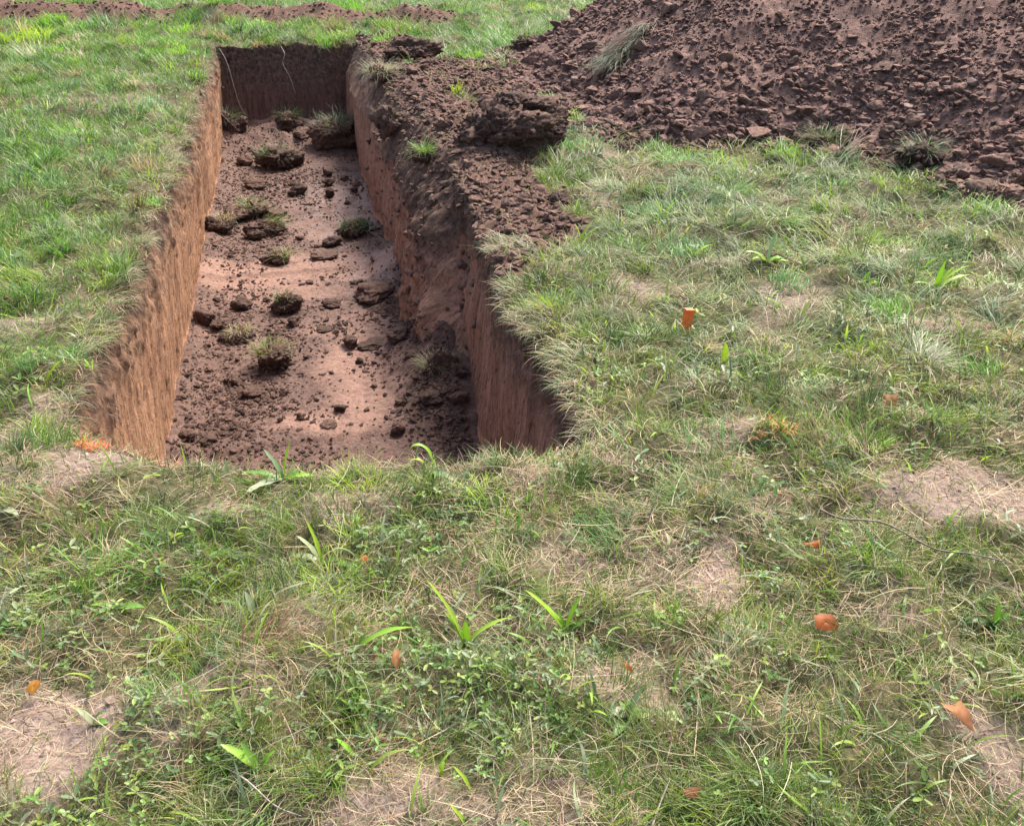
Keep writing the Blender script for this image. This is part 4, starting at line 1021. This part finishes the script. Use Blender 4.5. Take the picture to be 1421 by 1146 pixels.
weed(445, 772, 'pale green weed with several upright leaves in the left foreground', [(-22,42,11,PG,.3),(-8,58,9,YG,.2),(28,10,11,MG,.7),(48,-10,12,MG,1),(-38,8,12,PG,1),(10,34,8,LG,.4)])
weed(146, 742, 'single broad leaf standing in the grass on the left', [(4,42,19,(.12,.24,.03),.2)])
weed(165, 856, 'flat lance shaped leaf on bare earth at the left', [(38,-4,13,MG,1),(-32,-2,9,LG,1),(-34,-16,8,LG,1)])
weed(236, 768, 'pair of leaves crossing in the left grass', [(-16,-10,9,PG,1),(20,14,8,YG,.8),(-40,6,8,BG,1)])
weed(352, 862, 'pale folded leaf upright in the grass', [(-4,36,12,PG,.3)])
weed(786, 868, 'long sword leaved tuft in the middle foreground', [(-46,66,11,YG,.4),(14,58,12,LG,.2),(-8,40,8,MG,.4),(-26,50,9,LG,.4),(30,24,8,MG,.6)])
weed(836, 904, 'bluish leaf beside the sword leaved tuft', [(-12,38,13,BG,.2),(10,18,9,BG,.6)])
weed(645, 892, 'two long yellow green blades meeting at a broad short leaf', [(-34,94,10,YG,.3),(0,34,13,LG,.3),(54,44,9,YG,.6),(-20,50,8,LG,.4)])
weed(494, 918, 'long slanting yellow green leaf with small leaves at its foot', [(76,48,11,LG,.6),(14,30,10,MG,.5),(-30,0,10,YG,1),(-6,22,7,MG,.4)])
weed(360, 1076, 'plantain rosette with three bright pointed leaves', [(-42,42,15,LG,.4),(-16,46,13,MG,.3),(22,36,14,LG,.3),(10,20,10,MG,.5),(34,6,12,MG,1)])
weed(872, 990, 'weed with grey leaf and bright leaves on a dry patch', [(-26,10,19,PG,.8),(12,48,14,BG,.2),(30,8,18,LG,.8),(-6,24,16,MG,.4),(14,16,14,LG,.6),(-16,-30,16,MG,1)])
weed(652, 1092, 'yellow green blade leaning in the lower middle', [(-18,48,9,YG,.3)])
weed(690, 1126, 'dark upright blade by the lower border', [(6,56,9,BG,.2)])
weed(650, 1140, 'leaning yellow blade at the lower border', [(-18,42,9,YG,.3)])
weed(492, 1052, 'short bright leaf leaning in the lower grass', [(-18,32,10,LG,.4)])
weed(690, 1050, 'small leaf pair lying in the lower middle', [(26,8,9,LG,1),(-22,2,7,MG,1)])
weed(1018, 322, 'tall bluish blade on the right meadow before the heap', [(-8,48,8,BG,.2),(26,24,7,BG,.5),(4,20,6,PG,.3)])
weed(1062, 376, 'bright weed beside the dark soil hole', [(4,38,8,BG,.2),(-22,6,12,YG,.8),(22,8,10,LG,.8),(-30,16,8,LG,.8),(30,-4,8,LG,1)])
weed(962, 362, 'yellow green leaf pair on the right meadow', [(22,18,8,YG,.5),(-8,14,7,LG,.4)])
weed(806, 330, 'bright tuft of leaves by the strewn soil', [(14,28,8,YG,.4),(-6,22,7,YG,.3),(20,14,7,LG,.6),(26,22,6,LG,.5)])
weed(1006, 500, 'bright leaf standing right of the orange peg', [(0,26,10,YG,.2)])
weed(1192, 662, 'small bright leaf lying right of the orange stained grass', [(-24,-4,9,LG,1),(6,4,7,LG,1)])
weed(66, 532, 'bright broad leaf on the left meadow near the trench', [(22,28,12,YG,.5),(-26,2,9,BG,1)])
weed(8, 724, 'pale leaf at the left border', [(28,-10,11,PG,1),(-10,8,9,BG,1)])
weed(12, 872, 'curled bluish leaves at the left border', [(2,40,10,BG,.3),(24,16,9,BG,.6),(-8,30,10,PG,.3),(30,-6,10,MG,1),(4,-24,10,BG,1)])
weed(1296, 408, 'bright leafy tuft on the right meadow', [(18,30,8,YG,.4),(-16,26,8,YG,.4),(46,22,7,YG,.7),(2,34,8,LG,.2),(-30,12,7,LG,.7),(34,34,7,YG,.5)])
weed(1210, 344, 'small bright weed above the leafy tuft', [(4,22,8,YG,.2),(-10,14,7,LG,.5),(14,12,7,LG,.5)])
weed(918, 312, 'bright yellow green weed on the meadow right of the strewn soil', [(14,22,9,YG,.4),(-8,24,8,YG,.3),(24,10,8,LG,.6),(-18,8,8,LG,.7)])
weed(1350, 304, 'small bright leafy weed high on the right meadow near the heap', [(8,16,9,YG,.4),(-10,12,8,YG,.5),(16,4,8,LG,.8)])
weed(1200, 396, 'low bright weed left of the leafy tuft on the right meadow', [(20,8,8,LG,.8),(-12,10,8,YG,.6),(4,20,7,LG,.3)])
weed(1112, 440, 'upright yellow green leaf on the right meadow between peg and border', [(6,24,8,YG,.2),(-6,10,6,LG,.5)])
weed(1150, 282, 'slender bright shoot standing before the heap foot', [(-2,30,6,YG,.1),(8,14,6,LG,.4),(-10,8,6,LG,.7)])
weed(1078, 432, 'short slanting leaf close to the right of the peg', [(-18,14,8,YG,.5),(6,6,6,LG,.7)])
weed(1245, 1128, 'single bright leaf by the lower right border', [(-6,26,10,LG,.3),(-12,-12,8,MG,1)])
weed(130, 1010, 'pale arching leaf beside the bare corner patch', [(-14,26,10,PG,.5),(16,22,11,MG,.6),(24,6,12,MG,.8)])
weed(272, 1040, 'small bright leaf in the lower left grass', [(10,34,10,LG,.4),(22,12,8,MG,.7)])
weed(730, 700, 'small round leaved weed at the near trench edge', [(18,10,12,MG,.8),(-14,8,12,MG,.8),(6,20,10,LG,.4)])
weed(1380, 860, 'dark bushy weed at the right border', [(-20,26,12,DG,.4),(16,22,12,MG,.4),(-36,6,12,DG,.9),(30,2,12,MG,1),(0,32,11,MG,.2),(-8,12,13,DG,.7)])

# ------------------------------------------------------------------ fallen leaves
def fallen(px, py, wpx, hpx, col, label, outline, tilt=.2, rz=0.):
    x_, y_, t_ = at(px, py); m_ = t_/FPX
    pts = np.array(outline, float); sx_, sy_ = wpx*m_*.43, hpx*m_/math.sin(PITCH+.25)*.43
    ring = []; k = len(pts)
    for i in range(k):
        a, b_ = pts[i], pts[(i+1) % k]
        for t in (0, .33, .66): ring.append(a*(1-t)+b_*t + np.array([random.gauss(0, .025), random.gauss(0, .025)]))
    ring = np.array(ring); V_ = []
    for s_ in (1, .55, 0.08):
        for q_ in ring: V_.append((q_[0]*sx_*s_, q_[1]*sy_*s_, .22*sx_*((q_[0]*s_)**2) + .10*sx_*math.sin(q_[1]*s_*3+1)))
    n_ = len(ring); f_ = []
    for l in range(2):
        for i in range(n_): f_.append([l*n_+i, l*n_+(i+1) % n_, (l+1)*n_+(i+1) % n_, (l+1)*n_+i])
    V_ = np.array(V_); V_ = np.concatenate([V_, [[0, 0, 0]]]); tr = np.array([[2*n_+i, 2*n_+(i+1) % n_, 3*n_] for i in range(n_)])
    cc = np.array(col)[None]*.75*(1 + .30*vnoise(V_[:, 0]*90, V_[:, 1]*90, seed=px)[:, None])
    cc[:n_] *= .8
    o = link('fallen_leaf', np_mesh('fallen_leaf', V_, [np.array(f_), tr], m_dead, True, None, np.clip(cc, .01, .8)))
    o.location = (x_, y_, surf1(x_, y_)+.038); o.rotation_euler = (tilt, random.uniform(-.15, .15), rz-YAW)
    tag(o, label, 'leaf'); return o
LEAFO = [(-.9,.75),(-.2,1),(.55,.9),(1,-.45),(.75,-.9),(-.1,-.8),(-1,-.55)]
fallen(1141, 884, 38, 22, (.42,.115,.025), 'rusty orange rounded leaf lying in the right foreground', LEAFO, .45)
fallen(1320, 1016, 42, 36, (.62,.27,.11), 'large pale orange triangular leaf near the lower right corner', [(-1,.9),(.1,.75),(.7,1),(1,-.2),(.9,-1),(.1,-.1)], .45)
fallen(1125, 768, 30, 14, (.48,.13,.03), 'small rusty leaf above the rounded orange leaf', [(-1,.3),(.1,.7),(1,.9),(.6,-.7),(-.2,-.4)], .4)
fallen(1231, 578, 24, 16, (.55,.26,.12), 'pale tan leaf standing in grass on the right meadow', [(-1,.9),(.9,.8),(.6,-.9),(-.7,-.7)], .8)
fallen(506, 781, 15, 12, (.55,.22,.06), 'tiny orange leaf beside a dead brown tuft', [(-1,0),(0,1),(1,.3),(.3,-1)], .4)
fallen(552, 929, 17, 22, (.55,.24,.09), 'peach coloured leaf in the grass of the middle foreground', [(-.7,1),(.6,.8),(1,-.4),(0,-1),(-1,-.2)], .5)
fallen(519, 928, 12, 10, (.26,.09,.03), 'tiny dark brown leaf left of the peach coloured leaf', [(-1,0),(0,1),(1,0),(0,-1)], .3)
fallen(55, 974, 24, 18, (.50,.22,.03), 'ochre leaf above the bare patch at the lower left', [(-1,-.3),(-.3,.9),(.7,.8),(1,0),(0,-1)], .4)
fallen(870, 944, 18, 16, (.45,.12,.03), 'curled reddish leaf above the weed with the grey leaf', [(-1,.9),(.2,.6),(1,-.8),(-.2,-.2)], .5)
fallen(958, 1112, 34, 16, (.25,.07,.03), 'dark reddish brown leaf at the lower border', [(-1,.2),(0,.9),(1,.5),(.4,-.8),(-.5,-.6)], .2)

# ------------------------------------------------------------------ orange marker peg
m_paint, n, b, _ = new_mat('orange_marker_paint')
pn = noise_tex(n, 55, 6, .6, pos(n)); cc = ramp(n, pn, [(.3, (.62,.10,.014)), (.5, (.86,.15,.02)), (.75, (.88,.24,.06))])
n.links.new(cc, b.inputs['Base Color']); b.inputs['Roughness'].default_value = .55; bump(n, b, noise_tex(n, 120, 5, .6, pos(n, (1,1,.15))), .4, .003)
m_wood, n, b, _ = new_mat('weathered_wood')
cc = ramp(n, noise_tex(n, 60, 6, .6, pos(n, (1,1,.12))), [(.3, (.16,.09,.05)), (.6, (.36,.23,.14)), (.8, (.46,.32,.21))]); n.links.new(cc, b.inputs['Base Color']); b.inputs['Roughness'].default_value = .8
def box_bm(cx, cy, z0, z1, sx_, sy_, bev=.0015, top=1.0):
    bm = bmesh.new(); bmesh.ops.create_cube(bm, size=1)
    for v in bm.verts:
        k_ = top if v.co.z > 0 else 1
        v.co = Vector((cx+v.co.x*sx_*k_, cy+v.co.y*sy_*k_, z0 if v.co.z < 0 else z1))
    bmesh.ops.subdivide_edges(bm, edges=bm.edges[:], cuts=3, use_grid_fill=True)
    for v in bm.verts:
        v.co.x += random.gauss(0, .0005); v.co.y += random.gauss(0, .0005)
    return bm
def bm_obj(name, bm, mat, parent=None):
    me = bpy.data.meshes.new(name); bm.to_mesh(me); bm.free(); me.materials.append(mat); return link(name, me, parent)
x_, y_, t_ = at(951, 453); zg = surf1(x_, y_)
peg = empty('marker_peg', (x_, y_, zg-.02), -YAW); tag(peg, 'short square wooden peg painted bright orange standing in the right meadow', 'peg')
peg.rotation_euler = (R(-4), R(6), -YAW+.18)
bm_obj('painted_head', box_bm(0, 0, .034, .138, .036, .030), m_paint, peg)
bm_obj('bare_shaft', box_bm(0, 0, -.06, .034, .0345, .0285), m_wood, peg)

# ------------------------------------------------------------------ orange sprayed grass
def sprayed(px, py, wpx, hpx, n_, label, cols, length=.06):
    x_, y_, t_ = at(px, py); m_ = t_/FPX
    q = n_; rr = np.sqrt(rng.uniform(0, 1, q)); aa = rng.uniform(0, 2*np.pi, q)
    bx = rr*np.cos(aa)*wpx*m_*.5; by = rr*np.sin(aa)*hpx*m_*.9
    P_ = np.stack([bx, by, surf(bx+x_, by+y_)-surf1(x_, y_)+rng.uniform(0, .02, q)], 1)
    C_ = np.clip(pick(cols, q, .15), .01, .8)
    o = link('painted_grass', blade_mesh('painted_grass', [blades(P_, rng.uniform(-3, 3, q), rng.uniform(.5, 1.1, q)*length, rng.uniform(.0018, .0034, q), rng.uniform(.5, 1.4, q), rng.uniform(1.2, 1.9, q), rng.normal(0, .5, q), C_, C_, 4)], m_straw))
    o.location = (x_, y_, surf1(x_, y_)); tag(o, label, 'painted grass'); return o
sprayed(130, 622, 40, 14, 170, 'grass sprayed bright orange at the near left trench corner', [(.60,.10,.03),(.62,.15,.05),(.5,.22,.09)], .035)
sprayed(1072, 616, 64, 22, 120, 'grass sprayed orange yellow on the right meadow', [(.60,.25,.05),(.55,.28,.09),(.5,.32,.12)], .055)
sprayed(225, 626, 50, 10, 50, 'faint salmon sprayed grass along the near left trench edge', [(.60,.28,.16),(.55,.33,.2)])

# dead brown tuft standing by the tiny orange leaf
x_, y_, t_ = at(527, 795); root = empty('dead_tuft', (x_, y_, surf1(x_, y_))); tag(root, 'dark brown dead grass tuft standing in the left foreground', 'dead tuft')
tuft(root, 110, .022, .09, BROWN, .15, None, 0, .0022, 'dead_stems')

# ------------------------------------------------------------------ twigs, stems and hanging roots
def tube(name, pts, rad, mat, label=None, cat=None, parent=None, sides=6):
    pts = [np.array(p_, float) for p_ in pts]
    # smooth by Catmull-Rom
    P_ = []
    for i in range(len(pts)-1):
        p0_, p1_, p2_, p3_ = pts[max(i-1, 0)], pts[i], pts[i+1], pts[min(i+2, len(pts)-1)]
        for k in range(6):
            t = k/6; P_.append(.5*((2*p1_)+(-p0_+p2_)*t+(2*p0_-5*p1_+4*p2_-p3_)*t*t+(-p0_+3*p1_-3*p2_+p3_)*t**3))
    P_.append(pts[-1]); o0 = P_[0].copy(); n_ = len(P_); V_ = []
    for i, p_ in enumerate(P_):
        d = P_[min(i+1, n_-1)]-P_[max(i-1, 0)]; d /= max(1e-9, np.linalg.norm(d)); a = np.cross(d, [.3,.2,.9]); a /= np.linalg.norm(a); b_ = np.cross(d, a)
        r_ = rad*(1-.6*i/(n_-1))*(1+.12*math.sin(i*1.7))
        for s_ in range(sides): V_.append(p_-o0+a*r_*math.cos(s_*2*math.pi/sides)+b_*r_*math.sin(s_*2*math.pi/sides))
    f_ = [[i*sides+s_, i*sides+(s_+1) % sides, (i+1)*sides+(s_+1) % sides, (i+1)*sides+s_] for i in range(n_-1) for s_ in range(sides)]
    o = link(name, np_mesh(name, np.array(V_), [np.array(f_)], mat, True), parent); o.location = o0
    if label: tag(o, label, cat)
    return o
m_twig, n, b, _ = new_mat('dry_twig'); cc = ramp(n, noise_tex(n, 80, 5, .6, pos(n)), [(.3, (.10,.07,.05)), (.7, (.27,.205,.15))]); n.links.new(cc, b.inputs['Base Color']); b.inputs['Roughness'].default_value = .8
m_root, n, b, _ = new_mat('pale_root'); cc = ramp(n, noise_tex(n, 80, 5, .6, pos(n)), [(.3, (.22,.17,.14)), (.7, (.42,.35,.30))]); n.links.new(cc, b.inputs['Base Color']); b.inputs['Roughness'].default_value = .8
def ground_line(lst, lift):
    out = []
    for (px, py, l) in lst:
        x_, y_, _ = at(px, py); out.append((x_, y_, surf1(x_, y_)+lift+l))
    return out
tube('twig', ground_line([(1135,722,.02),(1165,738,.03),(1220,755,.03),(1290,780,.025),(1340,795,.03),(1395,803,.02)], .03), .0040, m_twig, 'long thin brown twig lying slantwise on the right foreground', 'twig')
tube('twig', ground_line([(1150,690,.01),(1180,730,.03),(1192,745,.03)], .03), .0022, m_twig, 'short forked twig at the upper end of the long twig', 'twig')
tube('dry_stalk', ground_line([(325,1075,0),(350,1105,.02),(385,1132,.02),(420,1142,.01)], .02), .0022, m_root, 'pale curved dry stalk at the lower left border', 'dry stalk')
tube('dry_stalk', ground_line([(85,1085,0),(110,1115,.015),(150,1140,.01),(190,1150,0)], .015), .0022, m_twig, 'curved dry stalk lying on the bare patch in the lower left', 'dry stalk')
tube('dry_stalk', ground_line([(905,1146,0),(915,1120,.02),(928,1095,.04)], .02), .0024, m_root, 'pale dry stalk standing at the lower border right of the middle', 'dry stalk')
x_, y_, t_ = at(950, 770); zb = surf1(x_, y_)
tube('dry_stalk', [(x_, y_, zb), (x_-.002, y_, zb+.06), (x_-.004, y_+.004, zb+.115)], .0018, m_root, 'thin pale stalk standing upright before the bare oval patch', 'dry stalk')
x_, y_, t_ = at(897, 735); zb = surf1(x_, y_)
tube('dry_stalk', [(x_, y_, zb), (x_+.012, y_, zb+.06), (x_+.03, y_+.004, zb+.12)], .0018, m_root, 'thin bent stalk standing in grass right of the near trench corner', 'dry stalk')
# roots at the far end
yw = 11.30
tube('hanging_root', [(-.80,11.36,-.03),(-.74,11.29,-.16),(-.70,11.22,-.38),(-.66,11.15,-.60),(-.60,11.10,-.74)], .0045, m_root, 'long thin root hanging at the left of the far trench wall', 'root')
tube('hanging_root', [(-.12,11.37,-.03),(-.09,11.30,-.10),(-.12,11.27,-.20),(-.06,11.22,-.34),(-.02,11.17,-.50)], .0045, m_root, 'pale looped root hanging from the middle of the far trench wall', 'root')
tube('hanging_root', [(-.82,9.2,-.20),(-.76,9.22,-.26),(-.68,9.24,-.36),(-.61,9.26,-.45)], .0040, m_root, 'thin root sticking out of the left wall near its far end', 'root')
tube('hanging_root', [(-.82,9.7,-.07),(-.76,9.7,-.10),(-.70,9.7,-.15)], .0040, m_root, 'short root stub high on the left wall near its far end', 'root')
